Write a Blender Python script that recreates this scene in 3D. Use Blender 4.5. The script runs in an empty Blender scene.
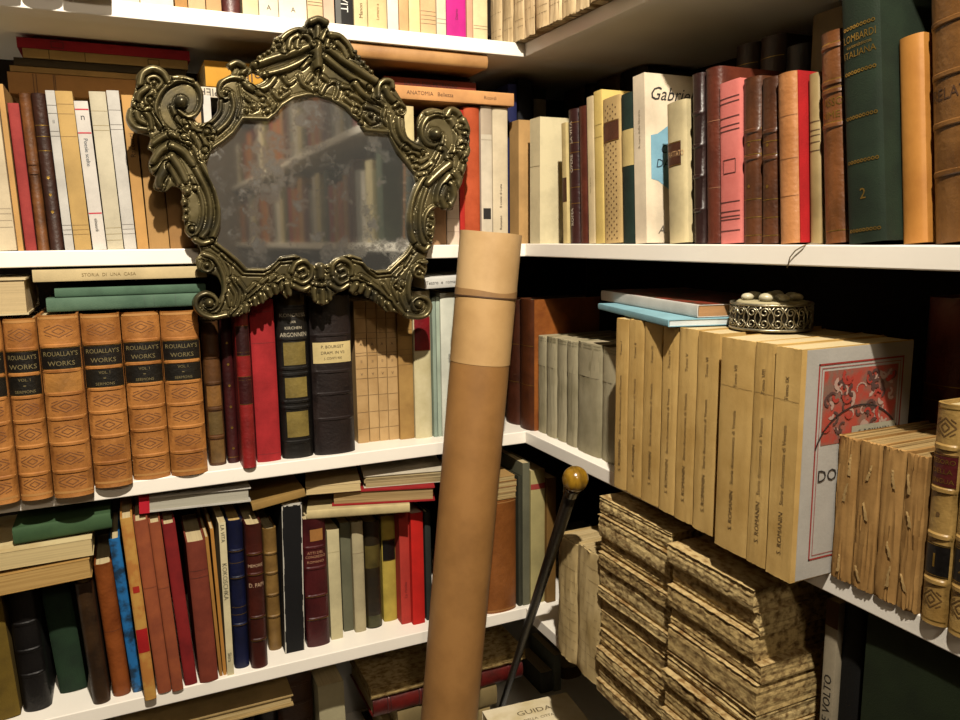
import bpy, bmesh, math, random
import numpy as np
from mathutils import Matrix, Vector
random.seed(7)
C = bpy.context.scene.collection
scn = bpy.context.scene
PI = math.pi

# ------------------------------------------------------------------ camera model (used to read real places off the photograph)
F = 774.2076
YAW, PITCH, ROLL = 0.430409623, 0.156127344, -0.0109300462
CP = np.array([-.57365, -1.076814, 1.228865])
_cy, _sy = math.cos(YAW), math.sin(YAW)
_f = np.array([_sy*math.cos(PITCH), _cy*math.cos(PITCH), -math.sin(PITCH)])
_r = np.array([_cy, -_sy, 0.0]); _u = np.cross(_r, _f)
_c, _s = math.cos(ROLL), math.sin(ROLL)
RM = np.array([_r*_c+_u*_s, _u*_c-_r*_s, _f])
def proj(P):
    q = RM @ (np.asarray(P, float)-CP)
    return 480+F*q[0]/q[2], 360-F*q[1]/q[2]
def at(px, py, ax, v):
    d = RM.T @ np.array([(px-480)/F, -(py-360)/F, 1.0])
    return CP + d*((v-CP[ax])/d[ax])
def bis(fn, lo, hi):
    flo = fn(lo)
    for _ in range(50):
        m = (lo+hi)/2
        if (fn(m) > 0) == (flo > 0): lo = m
        else: hi = m
    return (lo+hi)/2
def solve_x(px, y, z): return bis(lambda x: proj((x, y, z))[0]-px, -1.2, .5)
def solve_y(px, x, z): return bis(lambda y: proj((x, y, z))[0]-px, -.86, .3)
def solve_z(py, x, y): return bis(lambda z: proj((x, y, z))[1]-py, -.5, 2.6)

zA, zB, zC, zD, zE = 1.4966, 1.2, .9, .5964, .290
T = .0195
ROOF = dict(A=1.86, B=zA, C=zB, D=zC, E=zD)
TOP = dict(A=zA+T, B=zB+T, C=zC+T, D=zD+T, E=zE+T)

# ------------------------------------------------------------------ materials
ALB = .68      # the colours below are as photographed under a strong lamp; the surfaces themselves are darker
def lin(h):
    h = h.lstrip('#'); o = []
    for i in (0, 2, 4):
        c = int(h[i:i+2], 16)/255
        o.append(c/12.92 if c <= .04045 else ((c+.055)/1.055)**2.4)
    return (*(c*ALB for c in o), 1)
MATS = {}
def mat(kind, hexcol, hex2=None):
    key = (kind, hexcol, hex2)
    if key in MATS: return MATS[key]
    m = bpy.data.materials.new(kind+'_'+hexcol.lstrip('#')); MATS[key] = m
    m.use_nodes = True; nt = m.node_tree; N = nt.nodes; L = nt.links
    b = N['Principled BSDF']
    col = lin(hexcol)
    P = dict(leather=(.42, 26, .45, .3, 220), cloth=(.8, 30, .8, .2, 900), paper=(.75, 18, .78, .08, 400), vellum=(.55, 18, .68, .12, 120),
             paint=(.35, 3, .96, .01, 40), board=(.7, 25, .72, .15, 90), pages=(.9, 20, .86, .2, 300), wood=(.5, 12, .7, .1, 60),
             gilt=(.35, 60, .6, .1, 200), ink=(.7, 50, .9, 0, 100), marble=(.5, 45, .35, .05, 200), foxed=(.9, 120, .5, .4, 200), card=(.62, 16, .72, .06, 90),
             stone=(.35, 30, .8, .1, 100), metal=(.35, 60, .6, .15, 150), gloss=(.2, 20, .9, .0, 50))[kind]
    rough, sc, dk, bump, bsc = P
    tc = N.new('ShaderNodeTexCoord'); mp = N.new('ShaderNodeMapping'); L.new(tc.outputs['Object'], mp.inputs['Vector'])
    oi = N.new('ShaderNodeObjectInfo')
    ad = N.new('ShaderNodeVectorMath'); ad.operation = 'SCALE'; L.new(oi.outputs['Random'], ad.inputs['Scale']); ad.inputs[0].default_value = (7, 5, 9)
    ad2 = N.new('ShaderNodeVectorMath'); L.new(mp.outputs['Vector'], ad2.inputs[0]); L.new(ad.outputs['Vector'], ad2.inputs[1])
    n = N.new('ShaderNodeTexNoise'); n.inputs['Scale'].default_value = sc; n.inputs['Detail'].default_value = 5; n.inputs['Roughness'].default_value = .6
    L.new(ad2.outputs['Vector'], n.inputs['Vector'])
    r = N.new('ShaderNodeValToRGB'); L.new(n.outputs['Fac'], r.inputs['Fac'])
    lo = tuple(c*dk for c in col[:3])+(1,)
    if hex2: lo = lin(hex2)
    hi = tuple(min(1, c*1.06) for c in col[:3])+(1,)
    r.color_ramp.elements[0].position = .32; r.color_ramp.elements[0].color = lo
    r.color_ramp.elements[1].position = .62; r.color_ramp.elements[1].color = hi
    if kind == 'pages':
        mp.inputs['Scale'].default_value = (30, .4, .4); n.inputs['Detail'].default_value = 3
    if kind == 'foxed': mp.inputs['Scale'].default_value = (.75, 1, 1.3)
    if kind == 'wood': mp.inputs['Scale'].default_value = (1, 1, .12)
    if kind in ('marble', 'foxed'):
        r.color_ramp.elements[0].position = .42 if kind == 'marble' else .36; r.color_ramp.elements[1].position = .56 if kind == 'marble' else .58
    L.new(r.outputs['Color'], b.inputs['Base Color'])
    b.inputs['Roughness'].default_value = rough
    if kind in ('gilt', 'metal'): b.inputs['Metallic'].default_value = .85
    if kind in ('cloth', 'paper', 'pages', 'foxed', 'board'): b.inputs['Specular IOR Level'].default_value = .25
    if bump:
        n2 = N.new('ShaderNodeTexNoise'); n2.inputs['Scale'].default_value = bsc; n2.inputs['Detail'].default_value = 3
        L.new(ad2.outputs['Vector'], n2.inputs['Vector'])
        bp = N.new('ShaderNodeBump'); bp.inputs['Strength'].default_value = bump; bp.inputs['Distance'].default_value = .002
        L.new(n2.outputs['Fac'], bp.inputs['Height']); L.new(bp.outputs['Normal'], b.inputs['Normal'])
    return m

# ------------------------------------------------------------------ mesh helpers
def link(name, me, m, parent=None):
    o = bpy.data.objects.new(name, me); C.objects.link(o)
    if m: me.materials.append(m)
    if parent: o.parent = parent
    return o
def mesh(name, verts, faces, m, parent=None, smooth=False):
    me = bpy.data.meshes.new(name); me.from_pydata([tuple(v) for v in verts], [], faces); me.update()
    bm = bmesh.new(); bm.from_mesh(me); bmesh.ops.recalc_face_normals(bm, faces=bm.faces); bm.to_mesh(me); bm.free()
    if smooth: me.polygons.foreach_set('use_smooth', [True]*len(me.polygons))
    return link(name, me, m, parent)
def empty(name, loc=(0, 0, 0)):
    o = bpy.data.objects.new(name, None); o.empty_display_size = .02; C.objects.link(o); o.location = loc
    return o
def tag(o, label, cat, group=None):
    o['label'] = label; o['category'] = cat
    if group: o['group'] = group
    return o
class MB:
    def __init__(s): s.v = []; s.f = []
    def add(s, v, f):
        k = len(s.v); s.v += [tuple(p) for p in v]; s.f += [tuple(i+k for i in q) for q in f]
    def box(s, x0, x1, y0, y1, z0, z1):
        s.add([(x, y, z) for z in (z0, z1) for y in (y0, y1) for x in (x0, x1)],
              [(0, 2, 3, 1), (4, 5, 7, 6), (0, 1, 5, 4), (2, 6, 7, 3), (0, 4, 6, 2), (1, 3, 7, 5)])
    def tube(s, pts, rad, n=10, cap=True):
        pts = [Vector(p) for p in pts]; k = len(pts)
        rad = rad if isinstance(rad, (list, tuple)) else [rad]*k
        up = Vector((.13, .31, .94)); V = []
        for i, p in enumerate(pts):
            t = (pts[min(i+1, k-1)]-pts[max(i-1, 0)]).normalized()
            a = t.cross(up)
            if a.length < 1e-3: a = t.cross(Vector((1, 0, 0)))
            a.normalize(); b = t.cross(a)
            for j in range(n):
                w = 2*PI*j/n; V.append(p+a*rad[i]*math.cos(w)+b*rad[i]*math.sin(w))
        Fc = [(i*n+j, i*n+(j+1) % n, (i+1)*n+(j+1) % n, (i+1)*n+j) for i in range(k-1) for j in range(n)]
        if cap: Fc += [tuple(range(n)), tuple((k-1)*n+j for j in range(n))]
        s.add(V, Fc)
    def lathe(s, prof, cx=0, cy=0, cz=0, n=32, capped=True):
        V = [(cx+r*math.cos(2*PI*j/n), cy+r*math.sin(2*PI*j/n), cz+z) for r, z in prof for j in range(n)]
        k = len(prof)
        Fc = [(i*n+j, i*n+(j+1) % n, (i+1)*n+(j+1) % n, (i+1)*n+j) for i in range(k-1) for j in range(n)]
        if capped: Fc += [tuple(range(n)), tuple((k-1)*n+j for j in range(n))]
        s.add(V, Fc)
    def build(s, name, m, parent=None, smooth=False, bevel=0):
        o = mesh(name, s.v, s.f, m, parent, smooth)
        if bevel:
            bv = o.modifiers.new('Bevel', 'BEVEL'); bv.width = bevel; bv.segments = 2; bv.limit_method = 'ANGLE'
        return o
TXT = {}
def text_mesh(s):
    if s in TXT: return TXT[s]
    cu = bpy.data.curves.new('lettering', 'FONT'); cu.body = s; cu.size = 1; cu.resolution_u = 2
    cu.align_x = 'CENTER'; cu.align_y = 'CENTER'
    o = bpy.data.objects.new('lettering', cu); C.objects.link(o)
    me = bpy.data.meshes.new_from_object(o.evaluated_get(bpy.context.evaluated_depsgraph_get()))
    V = np.array([v.co[:2] for v in me.vertices]).reshape(-1, 2); Fc = [tuple(p.vertices) for p in me.polygons]
    bpy.data.objects.remove(o); bpy.data.curves.remove(cu); bpy.data.meshes.remove(me)
    if len(V):
        lo, hi = V.min(0), V.max(0); V = V-(lo+hi)/2
        TXT[s] = (V, Fc, hi-lo)
    else: TXT[s] = (V, Fc, np.array([1, 1]))
    return TXT[s]

# ------------------------------------------------------------------ the book
STY = dict(leather=('leather_bound_book', .0026, .003, .30, 'leather'), cloth=('hardcover_book', .0022, .003, .14, 'cloth'), vellum=('vellum_bound_book', .0022, .002, .2, 'vellum'),
           pb=('paperback_book', .0007, 0, .05, 'paper'), uncut=('uncut_book', .0009, -.001, .1, 'paper'), marble=('hardcover_book', .0022, .003, .14, 'marble'))
def book(w, h, d, style, col, bands=(), labels=(), text=(), gilt=(), orn=(), pages='d2bf93', col2=None, giltcol='c9a24e', wear=0, edgecol=None, bulge=None, name=None, panels=()):
    """origin: bottom, left, foremost corner; x = thickness, y = depth away from the spine, z = height"""
    nm, t, sq, bf, mk = STY[style]
    t = min(t, w*.2)
    root = empty(name or nm)
    B = bulge if bulge is not None else min(bf*w, .009 if style == 'leather' else .004)
    n = 14
    rn = random.Random(int(w*1e6)+int(h*1e5))
    def arc(u, off=0.0):                         # u in 0..1 across the spine
        a = math.pi*(1-u)
        x = w/2+math.cos(a)*w/2*(1 if B > .0005 else 1)
        x = u*w
        y = B-B*(1-(2*u-1)**2)**.6 - off
        return x, y
    def ring(z, e):
        o = [(0, d, z), (0, B+.35*w+.002, z)]+[(*arc(i/n, e*(1-(2*i/n-1)**6)), z) for i in range(n+1)]+[(w, B+.35*w+.002, z), (w, d, z)]
        i_ = [(t, d, z), (t, B+.35*w+.002, z)]+[(min(max(arc(i/n)[0], t), w-t), arc(i/n)[1]+t+.0004, z) for i in range(n+1)]+[(w-t, B+.35*w+.002, z), (w-t, d, z)]
        if wear:
            o = [(x+rn.uniform(-1, 1)*wear*.35, y+rn.uniform(-1, 1)*wear*.5, zz+(rn.uniform(-1, 1)*wear if z in (0, h) else 0)) for x, y, zz in o]
            o = [(min(max(x, 0), w), max(y, -.001), min(max(zz, 0), h)) for x, y, zz in o]
        return o, i_
    zs = [(0, .0006 if style == 'leather' else 0), (.003, 0)]
    if wear:
        zs += [(h*k/10, 0) for k in range(1, 10)]
    for b in bands:
        z = b*h; zs += [(z-.0026, 0), (z-.0014, .0016), (z+.0014, .0016), (z+.0026, 0)]
    zs += [(h-.003, 0), (h, .0006 if style == 'leather' else 0)]
    zs.sort()
    V = []; Fc = []; m_ = n+5
    for z, e in zs:
        o, i_ = ring(z, e); V += o+i_
    S = 2*m_
    for k in range(len(zs)-1):
        for j in range(m_-1):
            Fc.append((k*S+j, k*S+j+1, (k+1)*S+j+1, (k+1)*S+j)); Fc.append((k*S+m_+j+1, k*S+m_+j, (k+1)*S+m_+j, (k+1)*S+m_+j+1))
        for j in (0, m_-1): Fc.append((k*S+j, k*S+m_+j, (k+1)*S+m_+j, (k+1)*S+j))
    for k in (0, len(zs)-1):
        for j in range(m_-1): Fc.append((k*S+j, k*S+j+1, k*S+m_+j+1, k*S+m_+j))
    cv = mesh('cover', V, Fc, mat(mk, col, col2), root)
    me = cv.data; me.polygons.foreach_set('use_smooth', [True]*len(me.polygons))
    try: me.set_sharp_from_angle(angle=math.radians(35))
    except Exception: pass
    pb = MB(); y0 = B+t+.001
    if style == 'uncut':
        k = 8
        for q in range(k):
            xa = t+(w-2*t)*q/k; xb = t+(w-2*t)*(q+1)/k-.0002
            pb.box(xa, xb, y0, d-rn.uniform(0, .002), max(0, sq+rn.uniform(.0012, .003)), h-rn.uniform(0.0005, .0035))
    else:
        pb.box(t+.0001, w-t-.0001, y0, d-max(sq, .0005), max(sq, .0008), h-max(sq, .0008))
    pb.build('page_block', mat('pages', pages, edgecol), root)
    def patch_poly(mb, poly, off):
        mb.add([(*arc(min(max(x/w, 0), 1), off), z) for x, z in poly], [tuple(range(len(poly)))])
    def strip(mb, z0, z1, u0, u1, off):
        k = 10; V = []
        for z in (z0, z1):
            for i in range(k+1):
                u = u0+(u1-u0)*i/k; V.append((*arc(u, off), z))
        mb.add(V, [(i, i+1, k+2+i, k+1+i) for i in range(k)])
    for P in panels:      # (z0,z1,u0,u1,colour,kind)
        mb = MB(); strip(mb, P[0]*h, P[1]*h, P[2], P[3], .0003); mb.build('spine_panel', mat(P[5], P[4]), root, True)
    for lb in labels:     # (z0,z1,colour,lines,inkcolour)
        z0, z1, lc, lines, ink = lb[:5]; kind = lb[5] if len(lb) > 5 else 'leather'; u0, u1 = (lb[6] if len(lb) > 6 else (.04, .96))
        mb = MB(); strip(mb, z0*h, z1*h, u0, u1, .0004); o = mb.build('spine_label', mat(kind, lc), root, True)
        if kind == 'leather':
            for zz in (z0*h+.0006, z1*h-.0012):
                g = MB(); strip(g, zz, zz+.0006, u0, u1, .0006); g.build('gilt_rule', mat('gilt', giltcol), o)
        k = len(lines); mb = MB()
        for i, s in enumerate(lines):
            zc = z1*h-(i+.5)*(z1-z0)*h/k*.86-(z1-z0)*h*.07
            put(mb, s, w, zc, (z1-z0)*h/k*.42, 'h', arc, .0007)
        if k and mb.v: mb.build('lettering', mat('gilt' if ink == 'gilt' else 'ink', giltcol if ink == 'gilt' else ink), o)
    for g in gilt:        # fraction or (fraction, thickness, colour)
        zf, th, gc = g if isinstance(g, tuple) else (g, .0008, giltcol)
        mb = MB(); strip(mb, zf*h-th/2, zf*h+th/2, .02, .98, .0020 if any(abs(zf-b) < .001 for b in bands) else .0003)
        mb.build('spine_rule', mat('gilt' if gc == giltcol else 'ink', gc), root, True)
    for s, zf, hh, ori, ic in text:
        mb = MB(); put(mb, s, w, zf*h, hh, ori, arc, .0004)
        if mb.v: mb.build('lettering', mat('gilt' if ic == 'gilt' else 'ink', giltcol if ic == 'gilt' else ic), root)
    for zf, kind, oc in orn:
        mb = MB(); z = zf*h
        def seg(x0, z0, x1, z1, th):
            q = 6; dx, dz = x1-x0, z1-z0; l = math.hypot(dx, dz) or 1; nx, nz = -dz/l*th/2, dx/l*th/2
            for i in range(q):
                a, b_ = i/q, (i+1)/q
                patch_poly(mb, [(x0+dx*a-nx, z0+dz*a-nz), (x0+dx*b_-nx, z0+dz*b_-nz), (x0+dx*b_+nx, z0+dz*b_+nz), (x0+dx*a+nx, z0+dz*a+nz)], .0004)
        if kind == 'diamond':
            a, b_ = w*.36, .0075
            P4 = [(w/2-a, z), (w/2, z+b_), (w/2+a, z), (w/2, z-b_)]
            for i in range(4): seg(*P4[i], *P4[(i+1) % 4], .0009)
            P4 = [(w/2-a*.45, z), (w/2, z+b_*.5), (w/2+a*.45, z), (w/2, z-b_*.5)]
            for i in range(4): seg(*P4[i], *P4[(i+1) % 4], .0009)
            for sx in (-1, 1):
                for sz in (-1, 1): seg(w/2+sx*a*.5, z+sz*b_*.9, w/2+sx*a*.95, z+sz*b_*.55, .0008)
        elif kind == 'dot':
            patch_poly(mb, [(w/2+.0018*math.cos(i), z+.0018*math.sin(i)) for i in np.linspace(0, 2*PI, 9)[:-1]], .0004)
        elif kind == 'chain':
            k = 9
            for i in range(k):
                cx = w*(.08+.84*(i+.5)/k)
                ro, ri = w*.045, w*.022
                for j in range(8):
                    a, b_ = 2*PI*j/8, 2*PI*(j+1)/8
                    patch_poly(mb, [(cx+ri*math.cos(a), z+ri*math.sin(a)), (cx+ro*math.cos(a), z+ro*math.sin(a)), (cx+ro*math.cos(b_), z+ro*math.sin(b_)), (cx+ri*math.cos(b_), z+ri*math.sin(b_))], .0005)
        elif kind == 'box':
            a, b_ = w*.3, .007
            P4 = [(w/2-a, z-b_), (w/2+a, z-b_), (w/2+a, z+b_), (w/2-a, z+b_)]
            for i in range(4): seg(*P4[i], *P4[(i+1) % 4], .0009)
        elif kind in ('dots_high', 'dots_low'):
            for r_ in range(40):
                for c_ in range(3):
                    cx = w*(.2+.3*c_)+(w*.15 if r_ % 2 else 0); cz = .006+r_*(h-.012)/40
                    if cx < w*.95 and ((cz > h*.85) if kind == 'dots_high' else (cz < h*.69)): patch_poly(mb, [(cx+.0013*math.cos(i), cz+.0013*math.sin(i)) for i in np.linspace(0, 2*PI, 7)[:-1]], .0003)
        if mb.v: mb.build('spine_ornament', mat('gilt' if oc == 'gilt' else 'ink', giltcol if oc == 'gilt' else oc), root)
    root['_dims'] = (w, h, d)
    return root
def put(mb, s, w, zc, hh, ori, arc, off):
    V, Fc, wh = text_mesh(s)
    if not len(V): return
    sc = hh/max(wh[1], .3)
    if ori == 'h': sc_x = min(sc, .84*w/wh[0]); sc = min(sc, sc_x*1.6); P = [(w/2+x*sc_x, zc+y*sc) for x, y in V]
    elif ori == 'v': sc = min(sc, .8*w/max(wh[1], .3)); P = [(w/2-y*sc, zc+x*sc) for x, y in V]        # reads from bottom to top
    else: sc = min(sc, .8*w/max(wh[1], .3)); P = [(w/2+y*sc, zc-x*sc) for x, y in V]                   # reads from top to bottom
    mb.add([(*arc(min(max(x/w, 0), 1), off), z) for x, z in P], Fc)

# ------------------------------------------------------------------ placing books
def fin(root, label, group, cat='book'):
    if '_dims' in root: del root['_dims']
    return tag(root, label, cat, group)
LAST = {}
DBG = []
FACE = {}      # right face of the book last placed in each row
def stand_left(row, pl, pr, base, top, label, style, col, d=.13, tl=None, rec=None, group=None, **k):
    z = TOP[row]
    y = rec if rec is not None else min(max(at((pl+pr)/2, base, 2, z)[1], -.045), .06)
    x0, x1 = solve_x(pl, y, z)+.0003, solve_x(pr, y, z)-.0003
    if x0 < LAST.get(row, -9)-.002: DBG.append((row, label, round(LAST[row]-x0, 4)))
    x0 = max(x0, LAST.get(row, -9)+.0003)
    if x1-x0 < .004: x1 = x0+.004
    LAST[row] = x1
    h = min(solve_z(top, (x0+x1)/2, y), ROOF[row]-.004)-z
    a = 0
    if tl is not None:
        xt = solve_x(tl, y, z+h); a = math.atan((xt-x0)/h)
    pv = FACE.get(row)
    if pv and (tl is not None or pv[1] > .001): a = max(a, math.atan((pv[0]+min(h, pv[2])*pv[1]+.0005-x0)/min(h, pv[2])))
    FACE[row] = (x1, math.tan(a), h)
    w = (x1-x0)*math.cos(a); h = (h/math.cos(a)) - (w*abs(math.sin(a)) if a else 0)
    b = book(w, h, d, style, col, **k)
    b.matrix_world = Matrix.Translation((x0, y, z+(w*math.sin(a) if a > 0 else 0))) @ Matrix.Rotation(a, 4, 'Y')
    return fin(b, label, group)
def stand_right(row, pl, pr, base, top, label, style, col, d=.13, tl=None, rec=None, group=None, key=None, **k):
    z = TOP[row]
    x = rec if rec is not None else min(max(at((pl+pr)/2, base, 2, z)[0], -.06), .06)
    y0, y1 = solve_y(pl, x, z)-.0003, solve_y(pr, x, z)+.0003
    key = key or 'r'+row
    if y0 > LAST.get(key, 9)+.002: DBG.append((row, label, round(y0-LAST[key], 4)))
    y0 = min(y0, LAST.get(key, 9)-.0003)
    if y0-y1 < .004: y1 = y0-.004
    LAST[key] = y1
    h = min(solve_z(top, x, (y0+y1)/2), ROOF[row]-.004)-z
    a = 0
    if tl is not None: a = math.atan((y0-solve_y(tl, x, z+h))/h)
    pv = FACE.get(key)
    if pv and tl is not None: a = max(a, math.atan((pv[0]+min(h, pv[2])*pv[1]+.0014+y0)/min(h, pv[2])))
    FACE[key] = (-y1, math.tan(a), h)
    w = (y0-y1)*math.cos(a); h = h/math.cos(a)-(w*abs(math.sin(a)) if a else 0)
    b = book(w, h, d, style, col, **k)
    b.matrix_world = Matrix.Translation((x, y0, z+(w*math.sin(a) if a > 0 else 0))) @ Matrix.Rotation(-PI/2, 4, 'Z') @ Matrix.Rotation(a, 4, 'Y')
    return fin(b, label, group)
def lie(frame, z0, L, t, d, label, style, col, tilt=0, yaw=0, fore=False, group=None, flip=False, **k):
    """frame: (x, y) of the left front bottom corner plus side 'L' or 'R'; the long edge L faces the viewer"""
    x, y, side = frame
    b = book(t, L, d, style, col, **k)
    M = Matrix.Translation((x, y, z0)) @ Matrix.Rotation((-PI/2 if side == 'R' else 0)+yaw, 4, 'Z') @ Matrix.Rotation(tilt, 4, 'Y')
    if fore: M = M @ Matrix.Translation((L, d, t)) @ Matrix.Rotation(PI, 4, 'Z') @ Matrix.Rotation(PI/2, 4, 'Y')
    elif flip: M = M @ Matrix.Translation((L, 0, 0)) @ Matrix.Rotation(-PI/2, 4, 'Y')
    else: M = M @ Matrix.Translation((0, 0, t)) @ Matrix.Rotation(PI/2, 4, 'Y')
    b.matrix_world = M
    return fin(b, label, group)

# ================================================================== SETTING
def struct(mb, name, m, **k):
    o = mb.build(name, m, **k); o['kind'] = 'structure'; return o
ALB = 1.0
WHITE = mat('paint', 'dfdad0', 'd9d3c8')
ALB = .68
XW, YW, X0R, Y0R = .305, .305, -2.6, -3.4
for nm, b in (('floor', (X0R, XW+.1, Y0R, YW+.1, -.1, 0)), ('ceiling', (X0R, XW+.1, Y0R, YW+.1, 2.75, 2.85))):
    mb = MB(); mb.box(*b); struct(mb, nm, mat('wood', '5a442e', '48351f') if nm == 'floor' else mat('paint', '9a8f7e'))
for nm, b in (('wall_north', (X0R, XW+.1, YW, YW+.1, 0, 2.75)), ('wall_east', (XW, XW+.1, Y0R, YW, 0, 2.75)),
              ('wall_south', (X0R, XW+.1, Y0R-.1, Y0R, 0, 2.75)), ('wall_west', (X0R-.1, X0R, Y0R, YW, 0, 2.75))):
    mb = MB(); mb.box(*b); struct(mb, nm, mat('paint', '6e604e', '655846'))

def shelf(nm, side, z, label):
    mb = MB()
    if side == 'L': mb.box(-1.7, .304, 0, .3035, z, z+T)
    else: mb.box(0, .304, -3.38, -.0006, z, z+T)
    o = mb.build('shelf_board', WHITE, bevel=.0012); tag(o, label, 'shelf', 'white wall shelves of the '+('left' if side == 'L' else 'right')+' wall')
for z, nm in ((zA, 'white shelf board above the mirror crest on the left wall'), (zB, 'white shelf board passing behind the middle of the mirror'), (zC, 'white shelf board under the tan calf set'), (zD, 'white shelf board under the leaning books at lower left'), (zE, 'lowest white shelf board of the left wall, mostly below the photo'), (1.86, 'white shelf board of the left wall above the photo')):
    shelf('', 'L', z, nm)
for z, nm in ((zA, 'white shelf board under the cream uncut volumes on the right wall'), (zB, 'white shelf board under the big dark green book'), (zC, 'white shelf board under the tall cream history set'), (zD, 'white shelf board under the stained uncut stacks'), (zE, 'lowest white shelf board of the right wall, mostly below the photo'), (1.86, 'white shelf board of the right wall above the photo')):
    shelf('', 'R', z, nm)
mb = MB(); mb.box(-1.75, .3045, .3037, YW-.0002, zD+T+.001, 2.4); struct(mb, 'trim_1', mat('board', '2c2017', '20170f'))  # dark brown puts the deep shade behind the books into the panel colour
mb = MB(); mb.box(-1.75, .3045, .3037, YW-.0002, .02, zD+T+.0005); struct(mb, 'trim_2', mat('paint', 'b9b6b0'))  # lower back left pale, without the painted shade
mb = MB(); mb.box(.3042, XW-.0002, -3.39, .3, .02, 2.4); struct(mb, 'trim_3', mat('board', '2c2017', '20170f'))  # shade behind the right-hand books, painted as dark brown

# ================================================================== R3: middle left shelf (C)
G3 = 'books standing on the middle left shelf'
GR = 'matching tan calf set on the middle left shelf'
BN = (.145, .30, .44, .575, .70, .835)
CALF = 'b57a3e'; CALF2 = '8a5526'
def calf(pl, pr, base, top, label, two=True, blank=False):
    lb = [(.707, .828, '17120d', ["ROUALLAY'S", 'WORKS'], '75683f', 'leather', (.01, .99))]
    pn = []
    if two: lb.append((.582, .695, '1a160e', ['VOL. I', '-', 'SERMONS'], '75683f', 'leather', (.01, .99)))
    else: pn.append((.585, .69, .05, .95, 'b8803f', 'leather'))
    return stand_left('C', pl, pr, base, top, label, 'leather', CALF, col2=CALF2, d=.15, bands=BN, labels=lb, panels=pn, gilt=[(.15, .0012, 'c98f4a'), (.31, .0012, 'c98f4a'), (.45, .0012, 'c98f4a'), (.985, .003, 'b98444'), (.03, .003, 'b98444')],
                      orn=[(.22, 'diamond', '80502a'), (.37, 'diamond', '80502a'), (.51, 'diamond', '80502a'), (.915, 'diamond', '8a582c'), (.09, 'diamond', '80502a')], group=GR)
calf(-46, -20, 512, 322, 'tan calf volume cut off by the left edge, black labels on its spine')
calf(-19, 19, 505, 320, 'tan calf volume half out of frame, first of its set from the left')
calf(20, 53, 500, 319, 'tan calf volume with two black labels, second of its set from the left')
calf(54, 94, 497, 315, 'tan calf volume whose lower black label is missing, on the middle left shelf', two=False)
calf(95, 133.5, 487, 314, 'tan calf volume with two black labels, right of the one missing a label')
calf(134, 171.5, 479, 312, 'tan calf volume with two black labels, second from the right of its set')
calf(172, 209, 475, 311, 'tan calf volume beside the small brown book, last of its set on the right')
stand_left('C', 210, 227.5, 465.5, 322, 'small brown leather book with tan panels right of the calf set', 'leather', '5b3a1c', col2='3a2412', bands=(.2, .4, .58, .76), panels=[(.42, .56, .1, .9, '8a6030', 'leather'), (.22, .38, .1, .9, '6b5530', 'leather'), (.02, .18, .1, .9, '7c5d33', 'leather')], group=G3)
stand_left('C', 228.5, 240, 463, 312, 'narrow dark red book with a column of gold dots', 'leather', '3c0f10', orn=[(f, 'dot', 'gilt') for f in (.1, .24, .38, .52, .66, .8)], gilt=(.04, .96), group=G3)
stand_left('C', 241, 257.5, 468, 306, 'red leather book with two dark maroon labels on its spine', 'leather', '8e2020', col2='6b1414', panels=[(.40, .57, .03, .97, '3a0d10', 'leather'), (.70, .88, .03, .97, '2e0b0d', 'leather')], gilt=(.40, .57, .55, .70, .72, .88), group=G3)
stand_left('C', 258, 282, 461.6, 300, 'tall plain bright red cloth book right of the maroon-labelled one', 'cloth', 'a8262a', col2='8f1c20', d=.16, gilt=[(.05, .0006, '7c1518'), (.93, .0006, '7c1518'), (.74, .0006, '7c1518')], group=G3)
stand_left('C', 284, 315, 458, 291, 'black leather book with three gold panels on its spine', 'leather', '16130f', col2='0d0b0a', d=.16, bands=(.1, .31, .345, .51, .545, .72, .9), panels=[(.13, .285, .16, .86, '86743c', 'leather'), (.37, .49, .16, .86, '86743c', 'leather'), (.565, .70, .16, .86, '86743c', 'leather'), (.92, .98, .1, .9, '4f4427', 'gilt')],
           text=[('KONGRESS', .86, .005, 'h', 'b9b09a'), ('DER', .82, .003, 'h', 'b9b09a'), ('KIRCHEN', .785, .004, 'h', 'b9b09a'), ('ARGONNEN', .745, .006, 'h', 'b9b09a')], group=G3)
stand_left('C', 316.5, 357, 454, 296, 'thick dark brown leather book with a cream paper label', 'leather', '241a18', col2='171010', d=.17, bands=(.23, .39, .53, .76), labels=[(.585, .715, 'd8c38a', ['P. BOURGET', 'DRAM. IN VII', 'J. CONTI 900'], '3a2c18', 'paper')], group=G3)
GB = 'four beige volumes in printed paper covers on the middle left shelf'
for i, (a, b_, ba) in enumerate(((358.5, 370, 443), (370.3, 380, 441.5), (380.2, 389.3, 440.5), (389.5, 399.5, 439.5))):
    stand_left('C', a, b_, ba, 301, ('beige paper volume against the dark brown leather book, first of four', 'beige paper volume with printed numbers, second of its four from the left', 'beige paper volume with printed numbers, third of its four from the left', 'beige paper volume beside the plain tan book, last of four')[i],
               'pb', 'c2a06e', col2='ab8857', gilt=[(f, .0006, '6b5232') for f in (.1, .22, .34, .46, .53, .62, .64, .74, .78, .88, .95)], text=[(s, f, .0042, 'h', '54402a') for s, f in (('A', .70), ('II', .58), ('V', .49))], group=GB)
stand_left('C', 400.5, 415, 439, 302, 'plain tan paper book left of the red-labelled cream book', 'pb', 'b08c50', col2='987440', gilt=[(f, .0005, '7a5c30') for f in (.55, .62, .66, .76, .8)], group=G3)
stand_left('C', 416.5, 433.5, 438, 291, 'cream vellum book with a red label under the mirror', 'vellum', 'd9cfa8', col2='c4b88c', labels=[(.60, .83, '8e1420', [], 'gilt')], group=G3)
stand_left('C', 434.5, 438, 437, 298, 'thin grey green booklet right of the red-labelled cream book', 'pb', '94a596', group=G3)
stand_left('C', 438.3, 442, 436.5, 297, 'thin pale green booklet, second of the two beside the tube', 'pb', 'a9b8a6', group=G3)
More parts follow.
